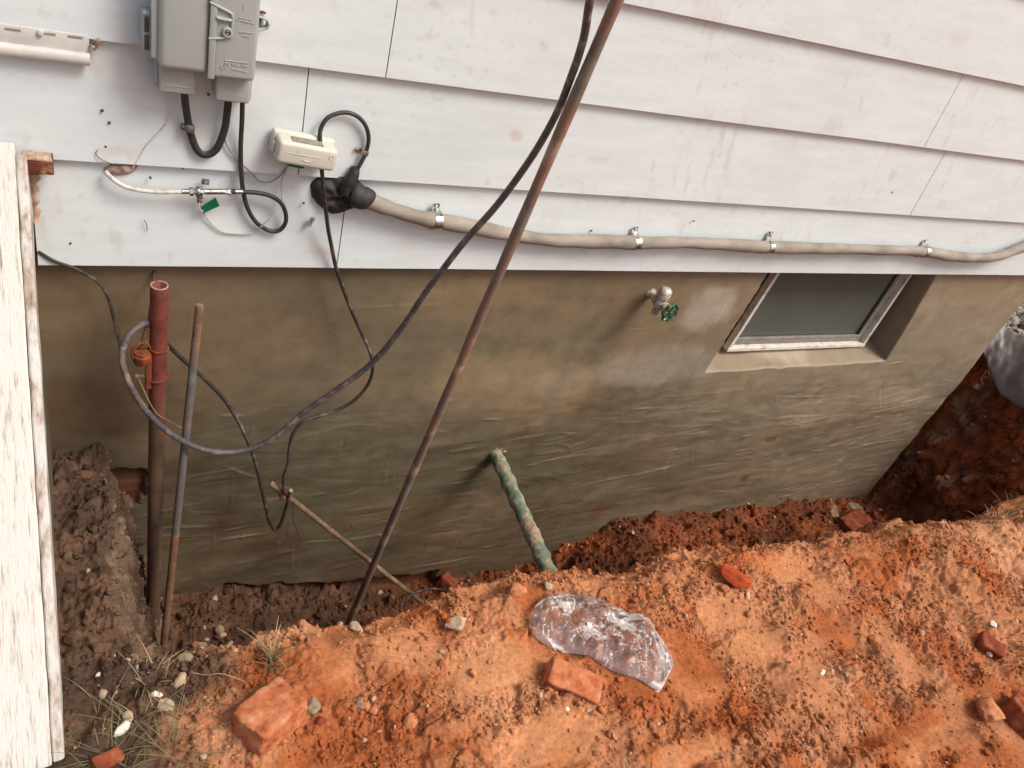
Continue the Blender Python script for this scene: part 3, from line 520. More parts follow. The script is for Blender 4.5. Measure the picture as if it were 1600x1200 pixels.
# ------------------------------------------------------------------ cables on the siding
def cable(name, pts, r, m, label, cat='cable', n=10, flat=1., up=None, wobble=0., group=None, sub=8, parent=None):
    P = pxs(pts, sub)
    if wobble: P = wob(P, wobble, 12, len(name))
    b = B(); b.tube(P, r, n, flat, up); o = b.make(name, m, parent)
    if parent is None: prop(o, label, cat, group)
    return o
o = cable('flat_cable', [(288, 142, -.065), (290, 165, -.06), (297, 205, -.045), (308, 234, -.045), (322, 242, -.046), (338, 233, -.048), (350, 205, -.052), (355, 175, -.058), (357, 152, -.068)], .0055, M['black'], 'flat black cable hanging in a U between the two utility box ports', flat=1.5, up=(0, -1, 0))
o = thing('cable_clip', W(293, 200, -.04), 'small grey plastic clip holding the U shaped flat cable', 'cable clip')
b = B(); c = W(296, 200, -.050); b.box(c, (.010, .010, .0085), .003, (np.array([.97, 0, -.25]), np.array([0, 1, 0]), np.array([.25, 0, .97]))); c2 = W(287, 198, -.042); b.box(c2, (.006, .006, .006), .002); b.make('clip_body', M['dullsteel'], o)
b = B(); b.lathe(W(287, 198, -.048), (0, -1, 0), [(0, .0035), (.002, .003), (.003, .0005)], 10); b.make('nail', M['screw'], o)
cable('drop_cable', [(379, 153, -.068), (378, 190, -.055), (376, 230, -.045), (377, 270, -.043), (381, 305, -.043), (389, 330, -.042), (402, 349, -.042), (420, 360, -.042), (436, 360, -.044), (446, 348, -.046), (446, 332, -.048), (438, 316, -.050), (422, 306, -.052), (400, 301, -.053), (376, 300, -.053)], .0054, M['black'], 'black round cable dropping from the utility box and looping back to the connector', n=14)
cable('white_cable', [(166, 269, -.036), (170, 274, -.045), (182, 284, -.048), (200, 293, -.050), (225, 298, -.052), (255, 300, -.053), (290, 299.5, -.053)], .0050, M['whitecable'], 'stiff white cable from the mud smear under the lap to the connector', n=12)
cable('thin_wire', [(275, 146, -.06), (272, 163, -.045), (262, 190, -.036), (240, 215, -.036), (228, 228, -.036), (212, 255, -.036), (205, 266, -.030)], .0013, M['whitecable'], 'thin pale wire from the utility box down to the mud smear', n=6)
cable('grey_wire', [(349, 208, -.038), (354, 226, -.040), (368, 246, -.042), (382, 260, -.044), (395, 272, -.040), (404, 282, -.036), (418, 285, -.036), (432, 279, -.038), (445, 266, -.042), (452, 250, -.05)], .0020, M['greywire'], 'thin grey wire sagging behind the drop cable to the cream box', n=8)
gw = cable('ground_wire', [(452, 252, -.052), (446, 270, -.044), (440, 285, -.040), (441, 305, -.040), (440, 322, -.050), (428, 336, -.056), (410, 352, -.052), (396, 363, -.040), (370, 365, -.036), (345, 361, -.036), (328, 346, -.036), (318, 332, -.040), (314, 318, -.046)], .0020, M['palewire'], 'thin pale wire looping from the cream box to the green tag', n=8)
# mud smear where the white cable enters
def smear(name, px, py, y, rx, rz, th, m, label, cat, seed, n=34, parent=None, rot=0.):
    c = W(px, py, y); V = []; Fc = []
    nr = 9
    for i in range(nr):
        for k in range(n):
            t = 2*math.pi*k/n; q_ = i/(nr-1); rr = q_*(.86+.16*mnoise.fractal(Vector((math.cos(t)*1.3+seed, math.sin(t)*1.3, seed*.7)), 1, 2, 4))
            dx = rr*rx*math.cos(t); dz = rr*rz*math.sin(t); ca, sa = math.cos(rot), math.sin(rot); dx, dz = dx*ca-dz*sa, dx*sa+dz*ca
            h = th*(1-q_**2.2)**.6*(.75+.5*mnoise.noise(Vector((dx*60, dz*60, seed)))) if i < nr-1 else -.004
            V.append((c[0]+dx, c[1]-h, c[2]+dz))
    for i in range(nr-1):
        for k in range(n): Fc.append((i*n+k, i*n+(k+1) % n, (i+1)*n+(k+1) % n, (i+1)*n+k))
    Fc.append(tuple(range(n))[::-1])
    o = mesh(name, V, Fc, m, parent)
    if parent is None: prop(o, label, cat)
    return o
smear('caulk_smear', 190, 264, -.024, .042, .017, .010, M['mud'], 'lumpy pinkish brown caulk smear under the lap where the white cable enters', 'caulk', 3, rot=.25)
# connector
cn = thing('coax_connector', W(330, 300, -.035), 'metal cable connector block joining the white and black cables', 'connector')
def onl(px, py=299.5, y=-.053): return W(px, py, y)
AX = onl(360)-onl(300); AX = AX/np.linalg.norm(AX)
b = B(); b.cyl(onl(284, 299), onl(297, 299.3), .0062); b.make('ferrule', M['steel'], cn)
b = B(); b.lathe(onl(296, 299.3), AX, [(0, .006), (0, .010), (.008, .010), (.009, .006), (.012, .006), (.012, .0088), (.018, .0088), (.020, .0065), (.030, .0065)], 6); b.make('nut', M['steel'], cn)
b = B(); b.cyl(onl(319), onl(351), .0068, 18); b.make('barrel', M['steel'], cn)
b = B(); b.lathe(onl(351), AX, [(0, .0062), (.006, .0062), (.006, .0088), (.012, .0088), (.013, .006)], 6); b.make('nut', M['screw'], cn)
b = B(); b.cyl(onl(362), onl(368), .0058); b.make('seal', M['black'], cn)
b = B(); b.cyl(onl(367.5), onl(379), .0062); b.make('ferrule', M['steel'], cn)
b = B(); c = onl(309); 
P = [c+np.array((0, math.cos(t)*.012*-1, math.sin(t)*.012)) for t in np.linspace(-1.7, 1.7, 14)]; b.tube([p_ for p_ in P], .0045, 6, .25, up=(1, 0, 0)); b.box(c+(.006, .008, -.022), (.006, .003, .010), .001); b.box(c+(.006, .004, -.014), (.006, .007, .002), .0005)
br_ = b.make('strap', M['dullsteel'], cn)
b = B(); b.lathe(c+(.006, .005, -.023), (0, -1, 0), [(0, .0048), (.003, .004), (.0035, .001)], 8); b.make('screw', M['screw'], br_)
o = thing('mounting_plate', W(321, 284, -.034), 'small empty steel plate with a screw just above the connector', 'bracket'); c = W(321, 284, -.036)
b = B(); b.box(c, (.0085, .0025, .0065), .0012, (np.array([.99, 0, -.1]), np.array([0, 1, 0]), np.array([.1, 0, .99]))); b.make('plate', M['dullsteel'], o); b = B(); b.lathe(c+(0, -.002, 0), (0, -1, 0), [(0, .0042), (.002, .0036), (.003, .0005)], 10); b.make('screw', M['screw'], o)
o = thing('cable_tag', W(326, 322, -.05), 'bright green plastic tag hanging below the connector', 'tag')
A_, B_, C_, D_ = W(314, 324, -.052), W(318, 333, -.050), W(343, 322, -.050), W(337, 309, -.054)
pv = np.array([A_, B_, C_, D_]); pv = np.vstack([pv, pv+(0, .003, 0)]); bx = [(0, 1, 2, 3), (7, 6, 5, 4), (0, 4, 5, 1), (1, 5, 6, 2), (2, 6, 7, 3), (3, 7, 4, 0)]
mesh('tag_plate', pv, bx, M['green'], o, smooth=False); P = pxs([(316, 312, -.05), (311, 318, -.05), (313, 328, -.052), (318, 330, -.054)], 5); b = B(); b.tube(P, .0013, 6); b.make('tie', M['palewire'], o)
# junction box
jb = thing('junction_box', W(475, 232, -.035), 'cream plastic cable junction box with rounded corners on the siding', 'junction box')
jax = W(522, 237, -.07)-W(430, 220, -.07); jax = jax/np.linalg.norm(jax); jz = np.cross(jax, (0, 1, 0)); jz = jz if jz[2] > 0 else -jz; AXJ = (jax, np.array([0, 1., 0]), jz)
jc = W(477, 238, -.075); hw = np.linalg.norm(W(524, 245, -.075)-W(432, 232, -.075))/2
b = B(); b.box(jc, (hw, .026, .0275), .010, AXJ, 5); b.make('cover', M['cream'], jb)
b = B(); b.box(jc+jz*.004+(0, .028, 0)-jax*.002, (hw+.004, .011, .029), .006, AXJ, 3); b.make('base_plate', M['cream'], jb)
b = B(); b.box(jc+jz*.0285-jax*.002+(0, -.004, 0), (hw*.52, .012, .002), .001, AXJ); b.make('cover_groove', M['greywire'], jb)
b = B(); P = [jc+(0, -.0265, 0)+jax*s_*hw*.72+jz*.003 for s_ in (-1, 0, .6)]; b.tube(P, .0007, 6); P = [jc+(0, -.0265, 0)+jax*s_*hw*.2-jz*(.011-.004*abs(s_)) for s_ in (-.7, -.35, 0, .35, .7)]; b.tube(P, .0011, 6)
P = [jc+(0, -.0265, 0)+jax*(hw*.78+.005*math.cos(t))+jz*(.010+.005*math.sin(t)) for t in np.linspace(0, 6.283, 15)]; b.tube(P, .0009, 6, cap=False); P = [jc+(0, -.0265, 0)-jax*hw*.35+jz*k for k in (.014, .006)]; b.tube(P, .0008, 6); b.make('moulded_line', M['cream'], jb)
b = B(); b.box(jc-jax*(hw+.003)+(0, .010, -.004), (.002, .008, .013), .001, AXJ); b.make('latch', M['cream'], jb)
b = B(); b.box(jc-jz*.033-jax*.012+(0, .006, 0), (.020, .006, .010), .004, AXJ); b.make('green_gasket', M['green'], jb)
cable('loop_cable', [(503, 232, -.060), (500, 218, -.058), (501, 202, -.052), (510, 186, -.048), (525, 178, -.044), (543, 176, -.042), (560, 183, -.042), (572, 198, -.042), (576, 218, -.042), (571, 240, -.044), (562, 258, -.048), (553, 272, -.050)], .0052, M['black'], 'black cable arching from the cream box into the black sealant', n=14)
cc = thing('cable_clamp', W(565, 235, -.036), 'small steel clamp on the arched black cable', 'clamp')
ax1 = W(575, 241, -.04)-W(555, 232, -.04); ax1 = ax1/np.linalg.norm(ax1); az1 = np.cross(ax1, (0, 1, 0)); az1 = az1 if az1[2] > 0 else -az1
b = B(); b.box(W(560, 234, -.037), (.008, .0012, .006), .001, (ax1, np.array([0, 1., 0]), az1)); b.box(W(571, 240, -.0485), (.008, .0015, .0065), .001, (ax1, np.array([0, 1., 0]), az1)); b.make('band', M['steel'], cc)
b = B(); b.lathe(W(558, 233, -.038), (0, -1, 0), [(0, .0042), (.003, .0036), (.0045, .0006)], 10); b.make('screw', M['screw'], cc)
tar = smear('duct_sealant', 530, 303, -.026, .080, .068, .030, M['tar'], 'black lumpy sealant patch round the cable entry below the cream box', 'sealant', 11, n=48)
b = B(); P = pxs([(556, 262, -.048), (552, 272, -.05), (546, 285, -.05), (540, 300, -.046)], 6); b.tube(wob(P, .004, 60, 5), np.linspace(.011, .020, len(P)), 10); b.make('sealant_neck', M['tar'], tar)
b = B(); P = pxs([(575, 312, -.052), (566, 308, -.052), (552, 303, -.048), (538, 302, -.042)], 6); b.tube(wob(P, .004, 60, 9), np.interp(np.linspace(0, 1, len(P)), [0, .6, 1], [.026, .033, .012]), 14); b.make('sealant_collar', M['tar'], tar)
# big sheathed cable and straps
cpts = [(556, 303, -.050), (575, 312, -.054), (600, 323, -.056), (640, 336, -.057), (680, 345, -.057), (740, 355, -.057), (800, 367, -.057), (860, 375, -.057), (920, 377, -.057), (992, 379, -.057), (1060, 379, -.057), (1120, 381, -.057), (1200, 386, -.057), (1280, 388, -.057), (1360, 390, -.057), (1440, 393, -.057), (1480, 399, -.060), (1515, 403, -.064), (1550, 402, -.064), (1580, 393, -.060), (1615, 378, -.057), (1680, 345, -.057)]
P = wob(pxs(cpts, 8), .0022, 9, 2); b = B(); b.tube(P, [.0205+.0018*math.sin(i*.21)+.001*math.sin(i*.9) for i in range(len(P))], 18); prop(b.make('service_cable', M['conduit']), 'thick taupe sheathed cable running along the bottom siding board', 'cable')
def strap(px, py, tpx, tpy, bpx, bpy, label, mt='steel'):
    r = thing('pipe_strap', W(px, py, -.034), label, 'pipe strap', 'steel straps along the thick taupe cable'); c = W(px, py, -.057); tp = W(tpx, tpy, -.036); bp = W(bpx, bpy, -.036)
    up = tp-bp; up = up/np.linalg.norm(up); sd = np.cross(up, (0, 1, 0)); sd = -sd if sd[0] < 0 else sd; R_ = .0235; prof = []
    rt = np.linalg.norm(tp-np.array([c[0], tp[1], c[2]]))
    prof = [(rt+.007, -.036), (R_+.002, -.036), (R_+.001, -.045)]+[(R_*math.cos(t), -.057-R_*math.sin(t)) for t in np.linspace(.15, math.pi-.15, 14)]+[(-R_-.001, -.045), (-R_-.002, -.036), (-R_-.017, -.036)]
    V = []; Fc = []; c0 = np.array([c[0], 0, c[2]])
    for (u, y) in prof:
        w = .0105
        for s_, dy in ((-1, 0), (1, 0), (1, .0016), (-1, .0016)): V.append(c0+up*u*np.array([1, 0, 1])+sd*w*s_+np.array([0, y+dy, 0]))
    for i in range(len(prof)-1):
        for k in range(4): Fc.append((i*4+k, i*4+(k+1) % 4, (i+1)*4+(k+1) % 4, (i+1)*4+k))
    Fc += [(0, 1, 2, 3), tuple((len(prof)-1)*4+k for k in (3, 2, 1, 0))]
    mesh('band', V, Fc, M[mt], r, smooth=False)
    for u in (rt, -R_-.010):
        b = B(); b.lathe(c0+up*u+np.array([0, -.037, 0]), (0, -1, 0), [(0, .0050), (.0025, .0044), (.004, .0028), (.0028, .0015), (.0026, .0002)], 12); b.make('screw', M['screw' if u > 0 else 'dullsteel'], r)
strap(683, 345, 681, 322, 676, 358, 'steel strap nearest the black sealant on the thick cable')
strap(993, 379, 995, 358, 984, 395, 'steel strap on the thick cable up and left of the outdoor tap')
strap(1201, 386, 1205, 365, 1186, 400, 'steel strap on the thick cable above the left window jamb')
strap(1445, 393, 1449, 378, 1434, 404, 'steel strap on the thick cable above the right side of the window')
for (px, py, lab, a_) in ((486, 346, 'empty steel clip with two bolts left of the hanging black cable', 1.15), (150, 69, 'bent steel clip at the end of the metal rail, top left', .9)):
    o = thing('steel_clip', W(px, py, -.03), lab, 'clip'); c = W(px, py, -.042); A3 = (np.array([math.cos(a_), 0, math.sin(a_)]), np.array([0, 1., 0]), np.array([-math.sin(a_), 0, math.cos(a_)]))
    b = B(); b.box(c, (.013, .0015, .0055), .001, A3); b.box(c-A3[0]*.009+(0, .004, 0), (.003, .006, .0065), .001, A3); b.make('band', M['steel'], o)
    for s_ in (-1, 1): b = B(); b.lathe(c+A3[0]*.009*s_+(0, -.001, 0), (0, -1, 0), [(0, .0048), (.004, .0046), (.006, .003), (.006, .0003)], 8); b.make('bolt', M['screw'], o)
# aluminium rail top left
rl = thing('metal_rail', (-.2, -.03, .62), 'pale slotted metal rail under the siding lap at the top left', 'rail'); ra = W(-60, 63, -.036); rb = W(140, 88, -.036)
dxr = (rb-ra)/np.linalg.norm(rb-ra); dzr = np.cross(dxr, (0, 1, 0)); dzr = dzr if dzr[2] > 0 else -dzr; A3 = (dxr, np.array([0, 1., 0]), dzr); lr = np.linalg.norm(rb-ra)/2; cr_ = (ra+rb)/2
M['rail'] = mat('painted_aluminium', [L((190, 188, 182)), L((208, 206, 200))], rough=.45, scale=30, metal=.0, spec=.6)
b = B(); b.tube([ra-dzr*.004+(0, -.006, 0), rb-dzr*.004+(0, -.006, 0)], .0125, 16, .8, up=dzr); b.make('lip', M['rail'], rl); b = B(); b.box(cr_+dzr*.024, (lr, .002, .017), .001, A3); fl = b.make('flange', M['rail'], rl)
for px in (20, 75, 118): b = B(); b.box(W(px, 46+(px-20)*.12, -.0385), (.013, .0006, .0022), .0005, A3); b.make('slot', M['greywire'], fl)
b = B(); b.lathe(W(63, 51, -.039), (0, -1, 0), [(0, .006), (.004, .005), (.005, .001)], 12); b.make('screw', M['rail'], fl)
# small dangling twig threads on the siding
for i, pts in enumerate([[(153, 234, -.034), (150, 240, -.038), (160, 250, -.040), (190, 262, -.034)], [(225, 344, -.035), (229, 350, -.038), (230, 361, -.035)]]):
    cable('dry_twig', pts, .0009, M['darkcable'], ['thin dark twig stuck above the caulk smear', 'short curved dark twig on the siding left of the green tag'][i], 'twig', n=5)

# ------------------------------------------------------------------ outdoor tap
tp = thing('garden_tap', W(1034, 470, 0), 'outdoor water tap with a chipped green handwheel on the parged wall', 'tap'); bc = W(1031, 474, -.060); o_ = bc+(0, .062, 0)
b = B(); b.lathe(o_, (0, -1, 0), [(-.01, .020), (.004, .020), (.006, .012), (.03, .012), (.032, .017), (.050, .0175), (.056, .014)], 20); b.make('inlet', M['nickel'], tp)
wc_ = W(1047, 488, -.115); sd = wc_-bc; sl_ = np.linalg.norm(sd)
b = B(); b.lathe(bc+(0, 0, -.014), (0, 0, 1), [(-.004, .012), (.000, .019), (.012, .023), (.026, .020), (.032, .015), (.038, .015)], 18); b.lathe(bc, sd, [(-.004, .017), (.010, .020), (.018, .018), (.019, .016), (.024, .016), (.025, .0195), (.034, .0195), (.036, .012), (sl_, .005)], 16); b.make('valve_body', M['nickel'], tp)
b = B(); b.lathe(bc+(0, 0, .020), (0.05, 0, 1), [(0, .018), (.004, .0235), (.020, .0235), (.021, .020), (.025, .020), (.026, .0235), (.036, .022), (.043, .015), (.045, .004)], 20); b.make('breaker_cap', M['nickel'], tp)
ot = W(1021, 494, -.055)-bc; b = B(); b.lathe(bc, ot+np.array([-.004, -.006, -.03]), [(0, .012), (.030, .012), (.031, .0155), (.036, .0155), (.037, .014), (.046, .0155), (.047, .009)], 18); b.make('spout', M['nickel'], tp)
n_ = sd/sl_; a_ = np.cross(n_, (0, 0, 1)); a_ /= np.linalg.norm(a_); c_ = np.cross(n_, a_); b = B(); P = []
for t in np.linspace(0, 2*math.pi, 49): P.append(wc_+(.031+.0035*math.cos(7*t))*(math.cos(t)*a_+math.sin(t)*c_))
b.tube(P, .0052, 8)
for k in range(7): t = 2*math.pi*k/7; b.tube([wc_+.006*(math.cos(t)*a_+math.sin(t)*c_), wc_+.030*(math.cos(t)*a_+math.sin(t)*c_)], .0036, 6)
b.lathe(wc_-n_*.005, n_, [(0, .009), (.010, .009), (.011, .002)], 14); hw_ = b.make('handwheel', M['wheel'], tp)
b = B(); b.lathe(wc_+n_*.006, n_, [(0, .0045), (.004, .004), (.005, .001)], 8); b.make('screw', M['screw'], hw_)

# ------------------------------------------------------------------ pipes, rods and free cables in the trench
rp = thing('vent_pipe', W(240, 985, -.14), 'open topped red pipe standing upright at the left end of the trench', 'pipe')
pt, pb_ = W(249, 447, -.14), W(239, 1000, -.14); ax = (pt-pb_)/np.linalg.norm(pt-pb_)
def pipepart(name, u0, u1, m, r=.0205, inner=False, par=None, seed=0, am=.0006):
    n = 28; k_ = max(3, int(np.linalg.norm(pt-pb_)*(u1-u0)/.02)); V = []; a1 = np.cross(ax, (0, 1, 0)); a1 /= np.linalg.norm(a1); a2 = np.cross(ax, a1); rows = [(u0+(u1-u0)*i/(k_-1), r) for i in range(k_)]
    if inner: rows += [(u1+.0015, r-.0015), (u1+.001, r-.0048), (u1-.12, r-.005)]
    for ri, (u, rr) in enumerate(rows):
        for k in range(n):
            t = 2*math.pi*k/n; d = math.cos(t)*a1+math.sin(t)*a2; p_ = pb_+(pt-pb_)*u; q_ = rr+am*mnoise.noise(Vector((math.cos(t)*2, math.sin(t)*2, u*60+seed)))
            V.append(p_+d*q_+ax*(.003*mnoise.noise(Vector((math.cos(t)*1.5, math.sin(t)*1.5, 3))) if inner and ri >= k_-1 and ri < len(rows)-1 else 0))
    us = np.repeat([u for u, _ in rows], n); vz = np.array(V); dirt = (1-sst(.66, .80, us+.22*(fbm(vz[:, 0]*40+vz[:, 1]*30, vz[:, 2]*9, 4, 881)-.5)))[:, None]; tn_ = mix(np.array([.165, .038, .026]), np.array([.105, .062, .036]), dirt)*(.75+.5*fbm(vz[:, 0]*90, vz[:, 2]*60, 3, 883))[:, None]
    m_ = len(rows); Fc = [(i*n+k, i*n+(k+1) % n, (i+1)*n+(k+1) % n, (i+1)*n+k) for i in range(m_-1) for k in range(n)]; Fc += [tuple(range(n))[::-1], tuple((m_-1)*n+k for k in range(n))]
    return mesh(name, V, Fc, m, par if par is not None else rp, tint=tn_)
pipepart('shaft', 0, 1.0, M['redpipe'], inner=True, am=.0010)
b = B(); P = [pt-ax*.0+ax*.002+.0180*(math.cos(t)*np.array([1, 0, 0])+math.sin(t)*np.array([0, 1, 0])) for t in np.linspace(0, 6.283, 29)]; b.tube(P, .0018, 6, cap=False); b.make('rim', M['mud'], rp)
gc_ = thing('ground_clamp', W(222, 560, -.15), 'rusty orange grounding clamp fastened to the red pipe', 'clamp'); cc0 = W(221, 552, -.150)
b = B(); b.lathe(cc0+(0, 0, -.030), (.05, -.1, 1), [(0, .010), (.004, .019), (.022, .021), (.030, .021), (.033, .017), (.037, .018), (.040, .012), (.043, .004)], 20); b.make('clamp_cup', M['rust'], gc_)
b = B(); s0 = W(232, 600, -.150); s1 = W(231, 545, -.150); b.box((s0+s1)/2+(0, 0, -.01), (.007, .010, np.linalg.norm(s1-s0)/2), .002); b.make('clamp_plate', M['rust'], gc_)
def ring_on_pipe(py, r, rr, m, name, par, tilt=.0, ph=(0, 6.283)):
    z_ = W(247, py, -.14); u = (z_[2]-pb_[2])/(pt[2]-pb_[2]); c = pb_+(pt-pb_)*u; P = [c+rr*(math.cos(t)*np.array([1, 0, tilt])+math.sin(t)*np.array([0, 1, 0])) for t in np.linspace(ph[0], ph[1], 25)]; b = B(); b.tube(P, r, 8); return b.make(name, m, par)
ring_on_pipe(543, .0022, .0225, M['rust'], 'band', gc_, -.1); ring_on_pipe(588, .0038, .0235, M['redrust'], 'u_bolt', gc_, .18)
b = B(); p_ = W(214, 588, -.155); b.lathe(p_+(-.004, 0, 0), (1, 0, 0), [(0, .006), (.008, .007), (.008, .003), (.03, .003)], 8); b.make('bolt', M['browncrust'], gc_)
b = B(); P = pxs([(214, 566, -.15), (208, 561, -.16), (206, 548, -.165), (216, 538, -.165), (228, 536, -.155), (236, 545, -.15)], 6); b.tube(P, .0028, 7); b.make('hook', M['rust'], gc_)
P = pxs([(241, 424, -.004), (240, 440, -.03), (237, 470, -.10), (233, 500, -.13), (226, 520, -.145), (221, 542, -.150)], 10); rr = [.0042+.0012*math.sin(i*2.4)*(i > 14) for i in range(len(P))]; b = B(); b.tube(P, rr, 8); prop(b.make('braided_wire', M['twine']), 'thin rusty braided wire from behind the siding to the orange clamp', 'wire')
# blue grey leaning rod
lp = thing('leaning_rod', W(257, 998, -.20), 'slim blue grey rod leaning beside the red pipe', 'rod'); a0, a1_ = W(256, 1006, -.27), W(312, 477, -.12)
P = np.linspace(a0, a1_, 40); b = B(); b.tube(wob(P[:30], .0006, 9), .0096, 14); b.make('lower_shaft', M['rodgrey'], lp) if False else None
b = B(); k_ = 16; b.tube(P[:k_], .0112, 14); b.make('soil_stained_end', M['browncrust'], lp); b = B(); b.tube(P[k_-1:37], .0110, 14); b.make('shaft', M['bluepipe'], lp); b = B(); b.tube(P[36:], .0103, 14); b.make('tip', M['rodgrey'], lp)
b = B(); b.lathe(P[36]+(0, -.008, 0), (0, -1, 0), [(0, .004), (.003, .003), (.003, .0005)], 8); b.make('rivet', M['screw'], lp)
# long rod
r0, r1 = W(552, 956, -.24), W(966, -4, -.56); dr = (r1-r0)/np.linalg.norm(r1-r0); r0 = r0-dr*.08; r1 = r1+dr*.55; P = np.linspace(r0, r1, 90)
b = B(); b.tube(wob(P, .0014, 3, 4), [.0121+.0005*math.sin(i*.7) for i in range(90)], 18); prop(b.make('long_rod', M['rod']), 'long rusty steel rod leaning up from the trench across the siding', 'rod')
# heavy cable along the rod
kp = [(938, -60, -.62), (922, 0, -.575), (912, 60, -.545), (893, 120, -.52), (868, 180, -.49), (825, 255, -.45), (775, 322, -.41), (720, 385, -.37), (670, 450, -.33), (630, 510, -.30), (580, 568, -.27), (520, 612, -.24), (470, 648, -.22), (430, 682, -.21), (385, 703, -.20), (335, 706, -.20), (285, 690, -.205), (240, 655, -.215), (205, 605, -.215), (191, 560, -.20), (198, 530, -.185), (215, 512, -.165), (236, 502, -.13)]
P = wob(pxs(kp, 8), .0016, 8, 3); b = B(); b.tube(P, .0078, 14); prop(b.make('heavy_cable', M['cable']), 'thick dark cable sweeping down beside the long rod and looping round the red pipe', 'cable')
cable('hanging_cable', [(502, 265, -.075), (506, 300, -.075), (510, 340, -.065), (518, 385, -.055), (527, 425, -.05), (545, 475, -.05), (565, 520, -.06), (580, 555, -.09), (582, 580, -.10), (572, 605, -.10), (545, 632, -.10), (505, 648, -.10), (475, 658, -.11), (458, 678, -.12), (452, 700, -.13), (450, 725, -.15), (443, 750, -.165), (444, 768, -.172)], .0052, M['darkcable'], 'thin black cable hanging from the cream box down to the ground rod', n=10, wobble=.002)
cable('loose_cable', [(250, 525, -.10), (268, 545, -.09), (300, 575, -.08), (338, 610, -.08), (365, 645, -.09), (380, 675, -.12), (393, 705, -.15), (405, 745, -.17), (413, 785, -.18), (421, 815, -.18), (430, 828, -.18), (440, 815, -.18), (449, 785, -.18), (451, 765, -.18)], .0056, M['darkcable'], 'dark cable from behind the red pipe ending in a narrow V at the ground rod', n=10, wobble=.0022)
cable('frayed_cable', [(60, 393, -.034), (85, 408, -.04), (118, 420, -.04), (148, 437, -.04), (164, 455, -.045), (174, 480, -.05), (182, 515, -.07), (190, 548, -.11), (196, 562, -.17)], .0040, M['darkcable'], 'thin frayed cable from the bulkhead corner to the heavy cable loop', n=8, wobble=.0015)
cable('root_wire', [(216, 590, -.15), (232, 625, -.17), (246, 647, -.17), (268, 660, -.13), (290, 672, -.10)], .0011, M['straw'], 'hair thin pale wire crossing the red pipe below the clamp', 'wire', n=5)
# ground rod + clamp
gr0, gr1 = W(422, 754, -.15), W(668, 948, -.33); dg = (gr1-gr0)/np.linalg.norm(gr1-gr0); P = np.linspace(gr0, gr1+dg*.22, 50)
gr = thing('ground_rod', gr1, 'soil dusted grounding rod slanting down toward the bank with a clamp at its top', 'rod'); b = B(); b.tube(wob(P, .0008, 9), .0088, 14); b.make('shaft', M['rodgrey'], gr)
cg = W(444, 770, -.165); b = B(); P = [cg+.016*(math.cos(t)*np.cross(dg, (0, 1, 0))+math.sin(t)*np.array([0, 1, 0])) for t in np.linspace(-.4, 4.6, 20)]; b.tube(P, .0045, 7, 1.4); b.box(cg+(.008, -.012, .018), (.009, .007, .012), .002, (np.array([.8, 0, .6]), np.array([0, 1, 0]), np.array([-.6, 0, .8]))); cl = b.make('clamp', M['browncrust'], gr)
b = B(); b.lathe(cg+(.008, -.016, .030), (.75, -.3, -.45), [(0, .006), (.012, .006), (.013, .002)], 6); b.make('bolt', M['stone'], cl)
cable('thin_root', [(458, 790, -.05), (458, 810, -.05), (466, 835, -.03), (472, 850, -.02)], .0012, M['darkcable'], 'thin dark root hanging under the ground rod clamp', 'root', n=5)
# wire loop at the trench floor
P = [W(*p) for p in ((632, 955, -.38), (634, 940, -.36), (645, 928, -.34), (662, 922, -.33), (682, 920, -.33), (702, 924, -.35), (722, 930, -.40))]; b = B(); b.tube(spline(P, 8), .0040, 8); prop(b.make('wire_loop', M['darkcable']), 'bent black wire poking from the bank by the broken brick', 'wire')
# green wrapped pipe
q0 = W(774, 706, .0); q1 = np.array([q0[0]-.035, -.95, q0[2]-.0]); t_ = W(852, 880, -.55); q1 = q0+(t_-q0)*1.6; P = np.linspace(q0+(0, .03, 0), q1, 120)
b = B(); rr = [.0262+.0016*math.sin(i*.55)+.0022*mnoise.noise(Vector((i*.3, 0, 0))) for i in range(120)]; b.tube(P, rr, 24); V = np.array(b.v); 
for i in range(len(V)): V[i] += np.array(mnoise.noise_vector(Vector(V[i])*70))*.0032+np.array(mnoise.noise_vector(Vector(V[i])*25))*.0025
b.v = [tuple(v) for v in V]; prop(b.make('wrapped_pipe', M['wrap']), 'pipe with flaking green wrap running from the wall into the bank', 'pipe')
b = B(); P = [q0+(0, -.004, 0)+.031*(math.cos(t)*np.array([1, 0, 0])+math.sin(t)*np.array([0, 0, 1])) for t in np.linspace(0, 6.283, 25)]; b.tube(wob(np.array(P), .006, 30, 3), [.009+.004*math.sin(i*1.9) for i in range(25)], 8, cap=False); prop(b.make('mortar_crust', M['greystone']), 'crumbly pale mortar crust around the green wrapped pipe at the wall', 'mortar crust')
smear('mortar_collar', 777, 706, .0, .040, .034, .016, M['parge'], 'rough cement lump round the green pipe at the wall', 'cement collar', 21) if False else None

